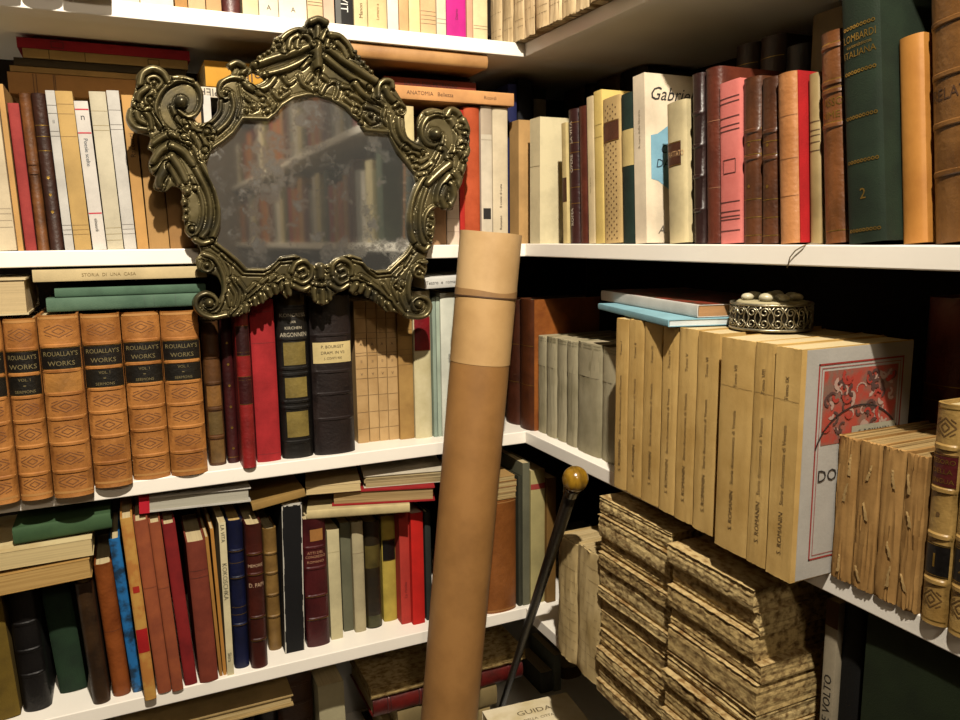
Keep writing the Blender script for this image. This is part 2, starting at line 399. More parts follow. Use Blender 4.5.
stand_left('C', 442.3, 458, 436, 293, 'white book half hidden by the cardboard tube on the middle left shelf', 'pb', 'd8dacb', text=[('catalogo', .55, .004, 'v', '4a4a44')], group=G3)

# lying on top of that row
def tops(pred):
    bpy.context.view_layer.update()
    return max((c.matrix_world @ v.co)[2] for o in list(C.objects) if o.parent is None and o.get('label') and pred(o) for c in o.children if c.name.startswith('cover') for v in c.data.vertices)
def xl(px, y, z): return solve_x(px, y, z)
zz = tops(lambda o: o.get('group') == GR)+.0012
def lieL(pl, pr, t, label, style, col, y, **k):
    global zz
    a = xl(pl, y, zz); b_ = xl(pr, y, zz)
    o = lie((a, y, 'L'), zz, b_-a, t, k.pop('d', .13), label, style, col, group=k.pop('group'), **k); zz += t+.0006
    return o
gl_ = 'books lying on the tan calf set'
zcalf = zz
lieL(47, 206, .0165, 'green cloth book lying across the tan calf set', 'cloth', '55705c', -.004, col2='45604e', gilt=[(f, .0008, '3f5646') for f in (.2, .34, .4)], group=gl_, flip=True, d=.15)
lieL(55, 206, .0110, 'thinner green book lying on another green cloth book', 'cloth', '4d6a55', .002, col2='3f5846', group=gl_, flip=True)
lieL(60, 200, .0075, 'thin black filler volume in the gap under the cream booklet', 'cloth', '191512', .05, group=gl_)  # black filler between the green book and the cream booklet
lieL(33, 207, .0145, 'cream paperback lying just under the shelf left of the mirror', 'pb', 'cdb98c', -.002, text=[('STORIA  DI  UNA  CASA', .42, .004, 'v', '8a7446')], group=gl_)
zz = zcalf
lieL(-40, 29, .043, 'thick cream vellum book lying at the left edge of the photo', 'vellum', 'd0bd92', -.025, col2='b7a074', group=gl_, fore=True, pages='cbb488', d=.14)
zz = tops(lambda o: o.get('label', '').startswith(('cream vellum book with a red', 'white book half', 'thin pale')))+.0045
o_ = lieL(425, 505, .017, 'grey white paperback lying above the cream books beside the tube', 'pb', 'd9d8d2', .01, text=[('Teatro  e  romanzi', .22, .005, 'v', '55534e')], tilt=-.03, group='books lying beside the tube')

# ================================================================== R2: upper left shelf (B), behind the mirror
G2 = 'books standing on the upper left shelf'
R = .03
stand_left('B', -24, 17, 0, 78, 'wide cream paper book at the left edge of the upper left shelf', 'pb', 'cbbb9c', tl=-48, rec=.02, gilt=[(f, .0006, '9a8a72') for f in (.14, .18, .22, .25)], group=G2)
stand_left('B', 18, 24, 0, 84, 'thin tan book right of the wide cream one', 'pb', 'bd9358', tl=-3, rec=R, group=G2)
stand_left('B', 25.5, 37, 0, 103, 'leaning red leather book on the upper left shelf', 'cloth', '9a3a36', col2='842c2a', tl=7, rec=R, group=G2)
stand_left('B', 37.5, 49.5, 0, 93, 'leaning mottled brown leather book right of the red one', 'leather', '7a4a22', col2='43260f', tl=18, rec=R, bands=(.5, .56), gilt=(.57, .49), group=G2)
stand_left('B', 50, 64.5, 0, 93, 'leaning dark brown leather book with thin gold lines', 'leather', '3a1f14', col2='28140d', tl=30, rec=R, gilt=(.64, .73, .8), orn=[(f, 'dot', 'gilt') for f in (.25, .36, .47)], group=G2)
stand_left('B', 65, 74.5, 0, 90.5, 'leaning narrow grey white paperback with black lines', 'pb', 'c2bfb8', tl=42, rec=R, gilt=[(f, .0005, '555049') for f in (.1, .13, .16, .72, .75, .86, .91)], text=[('il', .81, .004, 'h', '2a2a2a')], group=G2)
stand_left('B', 75, 92, 0, 91, 'leaning tan ochre paperback right of the grey white one', 'pb', 'bb9a5e', tl=53, rec=R, gilt=[(f, .0005, '8b6c38') for f in (.1, .13, .16, .72, .86, .92)], group=G2)
stand_left('B', 93, 107, 0, 101, 'leaning white book with three red lines on its spine', 'pb', 'd0cac2', tl=72, rec=R, gilt=[(f, .0016, 'c02a3c') for f in (.25, .79, .945)], text=[('n', .89, .005, 'h', '333333'), ('Poesie scelte', .66, .0045, 'w', '3c4a58'), ('einaudi', .17, .004, 'w', '3a3a3a')], group=G2)
stand_left('B', 107.5, 124, 0, 91.5, 'leaning cream paperback with foxed spots right of the red-lined one', 'pb', 'c4bba2', tl=88.5, rec=R, gilt=[(f, .0005, 'a08f66') for f in (.06, .1, .14, .76, .79, .88)], group=G2)
stand_left('B', 124.5, 137, 0, 90.5, 'leaning white paperback left of the mirror frame', 'pb', 'c6c2ba', tl=106, rec=R, gilt=[(f, .0005, '77706a') for f in (.1, .13, .16, .76, .79, .88)], group=G2)
stand_left('B', 137.5, 149, 0, 95, 'leaning orange tan paperback partly behind the frame scroll', 'pb', 'bf9254', tl=121, rec=R, text=[('Racconti', .68, .006, 'v', '5a3c18')], group=G2)
stand_left('B', 149.5, 170, 0, 97, 'tan paper book behind the left leaf of the mirror frame', 'pb', 'a9834f', tl=135, rec=R, group=G2)
stand_left('B', 170.5, 196, 0, 100, 'ochre brown paper book behind the left scroll of the frame', 'pb', '9b7342', tl=157, rec=R, group=G2)
stand_left('B', 196.5, 208, 0, 101, 'pale tan paperback seen through the gap under the left scroll', 'pb', 'caa673', tl=189, rec=R, group=G2)
stand_left('B', 212, 220, 0, 95, 'white paperback standing in the gap between scroll and shoulder of the frame', 'pb', 'dfdad0', rec=R, group=G2)
stand_left('B', 404, 417, 0, 106, 'pale yellow paperback in the gap left of the right scroll', 'pb', 'ddcc98', rec=R, group=G2)
stand_left('B', 432, 447, 0, 112, 'light brown book below the right leaf of the mirror frame', 'pb', 'a98460', rec=R, group=G2)
stand_left('B', 447.5, 460, 0, 112, 'pinkish white book left of the red edge, behind the frame', 'pb', 'd9c4b0', rec=R, gilt=[(f, .0007, 'b09a88') for f in (.1, .2, .3)], group=G2)
stand_left('B', 460.5, 465.5, 0, 110, 'thin bright red book left of the orange red one', 'pb', 'b3241c', rec=R, group=G2)
stand_left('B', 466, 481.5, 0, 107, 'orange red cloth book standing above the cardboard tube', 'cloth', 'b9532e', col2='a3431f', rec=R, text=[('.', .5, .002, 'h', '33180c')], group=G2)
stand_left('B', 482, 493, 0, 106, 'white paperback with a small black mark near its foot', 'pb', 'd2c7b2', rec=R, panels=[(.80, .99, 0, 1, 'b8a893', 'paper'), (.185, .265, .15, .85, '2c2a28', 'paper')], gilt=[(.76, .0005, '776a58')], group=G2)
stand_left('B', 493.5, 508.5, 0, 108, 'tall cream white paperback left of the blue book', 'pb', 'd2c3a6', rec=R, text=[('Il conte di Luna', .36, .004, 'v', '3c3226'), ('Romanzo', .16, .004, 'v', '3c3226')], group=G2)
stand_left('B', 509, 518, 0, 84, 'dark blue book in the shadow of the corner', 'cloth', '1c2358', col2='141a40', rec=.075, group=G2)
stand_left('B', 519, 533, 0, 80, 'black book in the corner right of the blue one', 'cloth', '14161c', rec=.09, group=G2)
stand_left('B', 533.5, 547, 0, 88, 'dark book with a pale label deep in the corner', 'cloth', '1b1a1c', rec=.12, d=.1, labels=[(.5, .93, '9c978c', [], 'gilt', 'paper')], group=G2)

# lying on top of R2
G2b = 'books lying on the upper left row'
yb = .085
z0 = solve_z(89, at(70, 89, 1, .03)[0], .03)+.0015
zz = z0+.004
lieL(9, 160, .027, 'thick tan paper book lying lowest on the leaning row', 'pb', 'b0824e', .12, gilt=[(f, .0012, '6e4a26') for f in (.16, .18, .29, .3)], group=G2b)
lieL(10, 186, .007, 'thin tan booklet lying second from the bottom of its pile', 'pb', 'a58450', .12, group=G2b)
lieL(14, 186, .010, 'dark olive thin book lying in the shaded pile', 'cloth', '3f3524', .12, group=G2b)
lieL(23, 188, .0115, 'cream paperback with black rules lying under the red book', 'pb', 'b89a68', .12, gilt=[(f, .0008, '3a2b18') for f in (.15, .36)], orn=[(.78, 'box', '3a2b18')], group=G2b)
lieL(17, 190, .0125, 'red book lying topmost under the shelf at upper left', 'pb', 'a82338', .12, orn=[(.22, 'box', '5d1420')], group=G2b)
zz = 1.4185
lieL(187, 250, .013, 'white paperback with an upside-down title lying left of the frame crest', 'pb', 'd6cbb6', .0495, flip=True, d=.12, text=[('ZAMPIERI', .48, .0095, 'v', '3d3936')], group='books lying behind the mirror crest')
zz += .002
lieL(206, 330, .033, 'ochre yellow paperback with script title lying behind the frame crest', 'pb', 'cf9a35', .055, flip=True, d=.12, text=[('i novelle', .52, .016, 'v', '4a2c12')], col2='c08a2a', group='books lying behind the mirror crest')
zz = solve_z(104, at(450, 104, 1, .03)[0], .03)+.002
lieL(388, 514, .0185, 'orange tan paperback lying right of the mirror crest', 'pb', 'd29a62', .022, text=[('ANATOMIA   Bellezza', .32, .0055, 'v', '5c3a1c'), ('Ricordi', .80, .005, 'v', '5c3a1c')], group='books lying right of the mirror crest')
lieL(384, 476, .014, 'dark red paperback lying above the orange tan one', 'pb', '6e2c1c', .04, text=[('LA VIA DEL PETROLIO', .5, .006, 'v', '1c0a06')], group='books lying right of the mirror crest')
zz += .014
lieL(352, 488, .0195, 'old tan vellum book lying just under the top shelf', 'vellum', 'b98a52', .004, col2='9a6c3a', group='books lying right of the mirror crest', d=.16)
zs_ = zz-.0195-.0006-.0146
zz = zs_
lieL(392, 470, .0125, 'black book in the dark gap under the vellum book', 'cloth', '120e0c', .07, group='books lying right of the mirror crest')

# ================================================================== R1: top left shelf (A)
G1 = 'books standing on the top left shelf'
R = .008
rows = [(-40, 20, 'd8c8a8', 'wide cream book standing out of frame at far left', 'pb', {}), (20.5, 62, '7a5a3a', 'brown leather book out of frame at upper left', 'leather', {}), (62.5, 112, 'd0c4a8', 'thick cream book above the shelf edge at upper left', 'pb', {}),
        (113, 140, 'e8dcc0', 'white paperback, leftmost of those visible on the top left shelf', 'pb', {}), (140.5, 174, 'ece2cc', 'broad white paperback left of the tan book on the top left shelf', 'pb', {}),
        (175, 188, 'b98a50', 'tan leather-look book on the top left shelf', 'pb', {}), (188.5, 206, 'd0ae84', 'greyish tan paperback, left one of two on the top left shelf', 'pb', {}), (206.5, 222, 'c8a070', 'greyish tan paperback touching the maroon book', 'pb', {}),
        (222.5, 242, '63302c', 'dark maroon book on the top left shelf', 'leather', {}), (243, 259, 'e6d8ac', 'cream paperback right of the maroon book', 'pb', {}), (259.5, 279, 'ece2c8', 'white paperback with a small black printer mark, left of two', 'pb', dict(text=[('A', .07, .006, 'h', '3a3428')])),
        (279.5, 307.5, 'eee4cc', 'broad white paperback with a small black printer mark', 'pb', dict(text=[('A', .07, .006, 'h', '3a3428')])), (308, 323.5, 'dfc498', 'cream tan paperback with lines of print above the frame crest', 'pb', dict(gilt=[(f, .0007, '6e5a3c') for f in (.11, .13, .15, .17, .19)])), (324, 335, 'd8b8a0', 'pinkish paperback left of the black one', 'pb', {}),
        (336, 354, '22201f', 'black paperback with bold white letters on the top left shelf', 'pb', dict(text=[('SLAVIT', .2, .010, 'w', 'e8e8e2')], panels=[(0, .4, 0, .3, '6a6a68', 'paper')])), (354.5, 368, 'e8d6a4', 'cream yellow paperback with brown print right of the black one', 'pb', dict(text=[('Manon', .12, .005, 'v', '6a4c22')])),
        (368.5, 387.5, 'e2c692', 'cream paperback with columns of tiny print', 'pb', dict(text=[('Lettere a', .12, .004, 'v', '7a5a2c')])), (388, 399, 'f0e8d8', 'narrow white paperback on the top left shelf', 'pb', {}), (399.5, 409, 'dcae7c', 'narrow tan paperback on the top left shelf', 'pb', {}), (409.5, 420.5, 'ecdca0', 'narrow pale yellow paperback on the top left shelf', 'pb', {}),
        (421, 436.5, 'dfb98a', 'tan paperback with grey print left of a white one', 'pb', dict(gilt=[(f, .0006, '7d6a50') for f in (.08, .11, .14, .17)])), (437, 446.5, 'e9dcc0', 'white paperback left of the magenta one', 'pb', dict(gilt=[(f, .0006, '7d7a70') for f in (.09, .12)])), (447, 466.5, 'c8228a', 'bright magenta paperback on the top left shelf', 'pb', dict(text=[('Diario', .16, .004, 'v', '7a1050')])),
        (467, 473, 'dca88a', 'thin pinkish tan booklet right of the magenta book', 'pb', {}), (473.5, 488, 'e6cfa2', 'cream paperback, last before the uncut volumes in the corner', 'pb', dict(gilt=[(f, .0006, '7d6a50') for f in (.08, .1)]))]
for i, (a, b_, col, lab, st, k) in enumerate(rows):
    hh = .185+.02*((i*7) % 5)/5
    y = -.028 if i < 3 else R
    x = (solve_x(a, y, TOP['A'])+solve_x(b_, y, TOP['A']))/2
    stand_left('A', a, b_, 0, proj((x, y, TOP['A']+hh))[1], lab, st, col, rec=y, group=G1, **k)

# ================================================================== R6: top right shelf (A)
G6 = 'cream uncut volumes on the top right shelf'
px = [489, 500, 511, 522, 534, 546, 559, 573, 588, 604, 622, 642, 664, 690, 720]
ordn = ['first', 'second', 'third', 'fourth', 'fifth', 'sixth', 'seventh', 'eighth', 'ninth', 'tenth', 'eleventh', 'twelfth', 'thirteenth', 'fourteenth']
for i in range(14):
    rec = -.020+.008*((i*5) % 4)/4
    yy = solve_y(px[i], rec, TOP['A'])
    stand_right('A', px[i], px[i+1], 0, proj((rec, yy, TOP['A']+.2))[1], f'cream uncut volume on the top right shelf, {ordn[i]} from the corner', 'uncut', 'dcc49a', col2='c6aa7c', wear=.0018, rec=rec, group=G6, pages='d6bf94',
                gilt=[(f, .0005, '7a6240') for f in ((.12, .2) if i % 2 else (.1, .15, .28))])

# ================================================================== R7: upper right shelf (B)
G7 = 'books standing on the upper right shelf'
def r7(pl, pr, top, label, style, col, rec=.012, **k):
    return stand_right('B', pl, pr, 0, top, label, style, col, rec=rec, group=G7, **k)
r7(510, 519, 121, 'tan paperback closest to the corner on the upper right shelf', 'pb', 'c49c64', rec=.008, d=.12, bulge=0)
r7(530, 540, 118, 'cream white paperback right of the corner tan one', 'pb', 'd8cca6', rec=.008, d=.12, bulge=0, gilt=[(.62, .0006, '8a7c5c')])
r7(563, 567.5, 122, 'thin cream booklet left of the gilt-lettered brown book', 'pb', 'd2bd84', panels=[(.35, .55, 0, 1, '4a2c18', 'leather')], tl=561)
r7(568, 578, 108, 'very dark brown book with crowded gilt lettering', 'leather', '3a1a18', col2='2a1010', gilt=(.3, .42, .55, .68, .75, .9), text=[('LA VITA', .83, .006, 'v', 'd8cdb8'), ('OPERE', .6, .006, 'v', 'd8cdb8'), ('ROMA', .2, .006, 'v', 'd8cdb8')], tl=565)
r7(578.3, 588, 105, 'narrow red brown leather book left of the cream paperbacks', 'leather', '5c2a1c', col2='44190f', tl=575)
r7(588.5, 595, 95, 'narrow cream paperback with a frayed spine', 'pb', 'dcc89e', text=[('Versi del giorno', .4, .003, 'v', '6e5a34')], tl=585)
r7(595.3, 603.5, 89, 'pale yellow paperback left of the dotted book', 'pb', 'd8bd70', d=.14, gilt=[(f, .0005, '8c7436') for f in (.78, .7)], tl=591.7)
r7(604, 620.5, 95, 'tan book patterned with brown dots and a brown label', 'pb', 'c6a872', labels=[(.70, .84, '5b3220', [], 'gilt')], orn=[(.5, 'dots_high', '5a3a1e'), (.5, 'dots_low', '5a3a1e')], tl=601.5)
r7(621.5, 635, 91, 'dark green book with a large cream label', 'cloth', '1c3028', col2='14241d', labels=[(.52, .76, 'cdb679', ['xxx', 'xx', 'xxxx'], '7b6634', 'paper')] if False else [(.52, .76, 'cdb679', [], '7b6634', 'paper')], tl=618.5)
gab = r7(635.5, 647, 72, 'tall white book with a script title and blue label on its cover', 'pb', 'e6d6bb', d=.17, bulge=0, text=[('A cura della libreria', .68, .004, 'v', '8b7d68')], tl=631.5)
r7(667, 686, 99, 'small vellum book with a brown label leaning on the white cover', 'vellum', 'd0c094', tl=664.5, rec=.012, d=.1, labels=[(.55, .72, '4e2a1a', ['TRATTATO'], 'c8a070', 'leather', (.02, .8))])
r7(692, 703, 71, 'blackish brown leather book with raised bands', 'leather', '2c1512', col2='1e0d0b', bands=(.2, .4, .58, .77), tl=690)
r7(703.5, 719.5, 65, 'tall smooth red brown leather book left of the pink one', 'leather', '5e2a1a', col2='481c10', d=.15, gilt=[(.32, .0008, '8a5a3c'), (.7, .0008, '8a5a3c')], tl=702)
pink = r7(720, 740, 78, 'salmon pink paperback with black print on its spine', 'pb', 'dc8078', col2='d07068', gilt=[(f, .0012, '5b2a28') for f in (.9, .87, .78, .73, .70, .26, .20, .17, .15, .08)], orn=[(.48, 'box', '5b2a28')], tl=717)
GP = 'pair of brown leather volumes with gilt lines'
for a, b_, tl_, lab in ((740, 758, 737, 'brown leather volume with gilt lines, left of its pair by the pink book'), (758.5, 776, 753.6, 'brown leather volume with gilt lines, right of its pair')):
    stand_right('B', a, b_, 0, 75, lab, 'leather', '5a3218', rec=.012, tl=tl_, group=GP, col2='3e200e', bands=(.52, .68), gilt=(.53, .62, .69, .54, .27, .16, .05), orn=[(.35, 'dot', 'gilt'), (.6, 'dot', 'gilt')])
r7(776.5, 796, 69, 'orange tan book with red boards right of the brown pair', 'leather', 'b97e4c', rec=.006, col2='a56c3c', gilt=[(.75, .0007, '8a5628'), (.5, .0007, '8a5628'), (.28, .0007, '8a5628')], tl=773.7)
LAST['rB'] -= .0025; FACE['rB'] = (FACE['rB'][0]+.0025,)+FACE['rB'][1:]
r7(804.5, 820, 70, 'creased beige vellum book between orange and brown books', 'vellum', 'b09866', rec=.02, col2='8d774c', gilt=[(f, .0009, '5d4524') for f in (.55, .6, .64, .67, .72)], tl=797)
r7(820.5, 846, 25, 'tall brown calf book with gilt bands left of the green one', 'leather', '74441f', col2='54300f', rec=.012, d=.16, bands=(.56, .72, .76, .93), gilt=(.575, .735, .775, .945, .06), text=[('TASSO', .67, .007, 'h', 'gilt'), ('RIME', .61, .006, 'h', 'gilt')], tl=816)
r7(846, 884, -34, 'big dark green book with gold chain bands and a gold number', 'cloth', '1b2a1a', tl=838, rec=.004, d=.2, col2='131f12', bulge=.004, orn=[(f, 'chain', 'gilt') for f in (.05, .315, .485, .655, .825, .97)],
   text=[('LOMBARDI', .785, .0062, 'h', 'gilt'), ('commissione', .755, .003, 'h', 'gilt'), ('ITALIANA', .725, .0055, 'h', 'gilt'), ('2', .19, .009, 'h', 'gilt')])
r7(898, 925, 29, 'plain ochre orange vellum book right of the big green one', 'vellum', 'bd8138', rec=.024, col2='a86c28', d=.17, tl=896)
r7(926, 992, -50, 'large brown leather folio with thick raised bands at the right edge', 'leather', '7c5428', rec=.022, d=.2, col2='5a3814', bands=(.26, .44, .62, .81), bulge=.012, gilt=[(f, .0012, '4a2c10') for f in (.25, .43, .61, .8)], text=[('RELATIO', .55, .009, 'h', '4a2c10')], tl=921)
# red board of the orange book
def side_panel(bk, name, m, x, y0, y1, z0, z1):
    mb = MB(); mb.box(x-.0004, x+.0005, y0, y1, z0, z1); return mb.build(name, m, bk)
def dims(o):
    cv = [c for c in o.children if c.name.startswith('cover')][0]
    a = np.array([v.co[:] for v in cv.data.vertices]); return a.max(0)
ob = [o for o in C.objects if o.get('label', '').startswith('orange tan book with red')][0]
w_, d_, h_ = dims(ob); side_panel(ob, 'red_board', mat('cloth', 'b0181c'), w_, .006, d_, 0, h_)['label'] = 'bright red board'
# the white book's front cover print
w_, d_, h_ = dims(gab)
def cover_text(bk, name, s, y, z, size, m, shear=0, rot=0, x=None):
    V, Fc, wh = text_mesh(s); sc = size/wh[1]; mb = MB()
    mb.add([((w_ if x is None else x)+.0006, y+(px_+shear*pz_)*sc, z+pz_*sc) for px_, pz_ in V], Fc); return mb.build(name, m, bk)
mb = MB(); yc, zc = .040, h_*.51
pts = [(-.032, .026), (-.022, .028), (0, .042), (.022, .028), (.032, .026), (.032, -.026), (.022, -.028), (0, -.042), (-.022, -.028), (-.032, -.026)]
mb.add([(w_+.0003, yc+a, zc+b_) for a, b_ in pts], [tuple(range(10))]); mb.build('blue_label', mat('paper', '86b6cc'), gab)
cover_text(gab, 'title_lettering', 'Gabriele', .047, h_*.885, .0155, mat('ink', '2c2a2a'), .35)
cover_text(gab, 'title_lettering', 'C', .028, h_*.56, .010, mat('ink', '24384a'), .2)
cover_text(gab, 'title_lettering', 'DAL', .030, h_*.475, .010, mat('ink', '24384a'), .2)
cover_text(gab, 'title_lettering', 'A. M', .032, h_*.08, .010, mat('ink', '6a6258'), .3)

# back row of the upper right shelf
G7b = 'dark books in the back row of the upper right shelf'
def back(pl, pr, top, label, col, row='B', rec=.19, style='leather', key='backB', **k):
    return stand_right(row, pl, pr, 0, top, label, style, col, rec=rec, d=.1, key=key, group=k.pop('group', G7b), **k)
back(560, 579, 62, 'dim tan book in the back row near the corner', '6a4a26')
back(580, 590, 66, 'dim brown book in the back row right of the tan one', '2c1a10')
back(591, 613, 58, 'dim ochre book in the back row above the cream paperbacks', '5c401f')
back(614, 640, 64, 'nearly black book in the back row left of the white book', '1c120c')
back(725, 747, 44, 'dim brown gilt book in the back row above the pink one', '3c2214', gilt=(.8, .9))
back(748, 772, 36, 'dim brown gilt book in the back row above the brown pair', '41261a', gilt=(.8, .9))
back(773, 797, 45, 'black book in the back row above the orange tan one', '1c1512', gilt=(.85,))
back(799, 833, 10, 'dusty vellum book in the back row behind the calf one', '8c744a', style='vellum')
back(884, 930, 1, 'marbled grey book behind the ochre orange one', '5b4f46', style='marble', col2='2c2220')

# ================================================================== R8: middle right shelf (C)
G8 = 'books standing on the middle right shelf'
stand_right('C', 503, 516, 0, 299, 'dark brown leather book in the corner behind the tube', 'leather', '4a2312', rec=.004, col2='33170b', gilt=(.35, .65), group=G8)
stand_right('C', 516.5, 530, 0, 299, 'brown leather book with orange boards left of the grey green set', 'leather', '54290f', rec=.006, col2='3a1a08', gilt=(.35, .65), group=G8)
ob = C.objects[-1]
ob = [o for o in C.objects if o.get('label', '').startswith('brown leather book with orange')][0]
w_, d_, h_ = dims(ob); side_panel(ob, 'orange_board', mat('leather', '9a5a24', '7c421a'), w_, .008, d_, 0, h_)['label'] = 'orange brown leather board'
GG = 'grey green set in worn paper on the middle right shelf'
gl = ['first of the six from the corner', 'second of the six from the corner', 'third of the six from the corner', 'fourth of the six from the corner', 'widest of the six', 'last of the six, beside the tall cream set']
for i, (a, b_, ba, tp) in enumerate(((535, 545, 432, 336), (545.4, 555, 437, 337), (555.4, 565, 441, 339), (565.4, 575, 446, 341), (575.4, 598, 454, 343), (599.5, 617, 463, 348))):
    stand_right('C', a, b_, ba, tp, 'worn grey green paper volume, '+gl[i], 'uncut', 'aca386', col2='938a6c', wear=.001, group=GG, pages='b8ab8c', d=.14, gilt=[(f, .0006, '7d7658') for f in (.98, .955)],
                panels=[(.70, .94, .05, .95, 'b5ab8c', 'paper')], orn=[])
GRm = 'tall cream history set on the middle right shelf'
rom = [(613, 625, 486, 319), (625.4, 640, 494, 322), (640.4, 657.5, 504, 324), (658, 674, 513, 326), (674.4, 692, 521, 328), (692.4, 714, 534, 331), (715.3, 749, 551, 334), (749.4, 770, 564, 339), (770.4, 799, 577, 345)]
on2 = ['first from the corner', 'second from the corner', 'third from the corner', 'fourth from the corner', 'fifth from the corner', 'sixth, left of the dark gap', 'seventh and widest', 'eighth, left of the one with the picture cover', 'last, with a red picture on its front cover']
for i, (a, b_, ba, tp) in enumerate(rom):
    ba_px = (a+b_)/2
    rec = [-.031, -.031, -.032, -.034, -.035, -.037, -.047, -.048, -.050][i]
    # the pixel columns were read at the foot for the left books and along the edge for the right ones
    x_ = rec; tp = proj((x_, solve_y((a+b_)/2-1, x_, 1.13), 1.1305+.0012*((i*5) % 3)/3))[1]
    o = stand_right('C', a - (0, 0, 0, 0, 1, 1, 2, 4, 5)[i], b_-(0, 0, 0, 1, 1, 2, 4, 5, 9)[i], ba, tp, 'tall cream paper volume, '+on2[i], 'pb', 'cfac6a', col2='bd9856', rec=rec, d=.14, group=GRm, bulge=.0012 if i < 8 else 0, wear=.0006,
                    text=[('S. ROMANIN', .20, .0050, 'v', '5b4626'), ('Storia documentata di Venezia', .50, .0042, 'v', '6b5430'), ('Tomo '+['I', 'II', 'III', 'IV', 'V', 'VI', 'VII', 'VIII', 'IX'][i], .83, .004, 'v', '5b4626')],
                    gilt=[(.78, .0004, '9a7c46')] if i > 5 else [], name='paperback_book')
last = o
w_, d_, h_ = dims(last)
fc = MB(); fc.box(w_-.0002, w_+.0005, .006, d_, .001, h_-.001); fo = fc.build('front_cover', mat('paper', 'b8b4ac', 'aeaaa2'), last); fo['label'] = 'pale grey front cover with a red frame and picture'
X = w_+.0009
def rect_line(mb, y0, y1, z0, z1, th):
    for a in ((y0, y1, z0, z0+th), (y0, y1, z1-th, z1), (y0, y0+th, z0, z1), (y1-th, y1, z0, z1)):
        mb.add([(X, a[0], a[2]), (X, a[1], a[2]), (X, a[1], a[3]), (X, a[0], a[3])], [(0, 1, 2, 3)])
mb = MB(); rect_line(mb, .020, d_-.012, .018, h_-.014, .0016); rect_line(mb, .024, d_-.016, .022, h_-.018, .0006); mb.build('red_frame', mat('ink', 'a03028'), fo)
X = w_+.0008; y0, y1, z0_, z1 = .027, d_-.019, h_*.585, h_-.021
mb = MB(); mb.add([(X, y0, z0_), (X, y1, z0_), (X, y1, z1), (X, y0, z1)], [(0, 1, 2, 3)]); mb.build('cover_picture', mat('marble', 'b04a3c', '8a6a5c'), fo)
rn = random.Random(5); X = w_+.0011
for mname, cols, cnt in (('cover_picture', 'b99a8c', 26), ('cover_picture', '5a3c36', 22), ('cover_picture', 'b03a2c', 14)):
    mb = MB()
    for _ in range(cnt):
        cy, cz = rn.uniform(y0+.006, y1-.006), rn.uniform(z0_+.012, z1-.006); a0 = rn.uniform(0, 6); rr = rn.uniform(.003, .008); th = rn.uniform(.0007, .002)
        q = 7; X += .00001
        for i in range(q):
            a, b_ = a0+i*.45, a0+(i+1)*.45; r2 = rr*(1-.08*i)
            P = [(max(min(cy+r*math.cos(t), y1), y0), max(min(cz+r*math.sin(t), z1), z0_)) for r, t in ((r2-th, a), (r2+th, a), (r2+th, b_), (r2-th, b_))]
            mb.add([(X, p[0], p[1]) for p in P], [(0, 1, 2, 3)])
    mb.build(mname, mat('ink', cols), fo)
mb = MB(); X = w_+.0016; yc = (y0+y1)/2
for r0, r1, m0, m1 in ((.056, .0575, .1, .9),):
    for i in range(18):
        a, b_ = PI*(m0+(m1-m0)*i/18), PI*(m0+(m1-m0)*(i+1)/18)
        mb.add([(X, yc+r*math.cos(t), z0_-.018+r*math.sin(t)*.9) for r, t in ((r0, a), (r1, a), (r1, b_), (r0, b_))], [(0, 1, 2, 3)])
mb.build('cover_picture', mat('ink', '2c2220'), fo)
mb = MB(); mb.add([(X+.0001, yc-.01, z0_+.001), (X+.0001, y1, z0_+.001), (X+.0001, y1, z0_+.014), (X+.0001, yc-.01, z0_+.014)], [(0, 1, 2, 3)]); mb.build('title_strip', mat('paper', 'aaa692'), fo)
cover_text(last, 'title_lettering', 'S. ROMANIN', yc+.018, z0_+.0075, .005, mat('ink', '2c2622'), 0, x=X)
cover_text(last, 'title_lettering', 'STORIA', .064, z0_-.012, .006, mat('ink', '2c2622'), 0, x=w_+.0006)
cover_text(last, 'title_lettering', 'DOCUMENTATA', .085, z0_-.028, .011, mat('ink', '2c2622'), 0, x=w_+.0006)

LAST['rC'] -= .0026
GW = 'four shabby tan volumes beside the picture cover'
for i, (a, b_, ba, tp) in enumerate(((823, 849, 577, 437), (849.5, 871, 588, 442), (871.5, 894, 598, 448), (894.5, 915, 608, 455))):
    o = stand_right('C', a, b_, ba, tp, 'shabby tan paper volume with torn spine, '+['leftmost, touching the picture cover', 'second from the picture cover', 'third from the picture cover', 'beside the red-labelled vellum set'][i], 'uncut', 'b08850', col2='8a6434', wear=.0016, rec=-.004, group=GW, pages='b79a66', d=.12, edgecol='8a7044')
    w_, d_, h_ = dims(o)
    rn = random.Random(i+3)
    for k in range(3):
        mb = MB()
        z0_ = (rn.uniform(.004, .02), rn.uniform(.3, .6)*h_, h_-.034)[k]; x0_ = rn.uniform(.25, .75)*w_; ln = rn.uniform(.012, .02); dx = rn.uniform(-.005, .005)
        q = 9; P0 = []; P1 = []
        for j in range(q+1):
            f = j/q; ww = .0022*(1-f)+.0005+rn.uniform(0, .0012)
            cx = min(max(x0_+dx*f+rn.uniform(-.0005, .0005), .004), w_-.004)
            P0.append((cx-ww/2, -.0010-.001*f, z0_+ln*f)); P1.append((cx+ww/2, -.0012, z0_+ln*f))
        mb.add(P0+P1, [(j, j+1, q+2+j, q+1+j) for j in range(q)])
        mb.build('torn_paper', mat('paper', 'c2a068'), o)['label'] = 'pale torn strip of spine paper'
GV = 'vellum set with red and black labels'
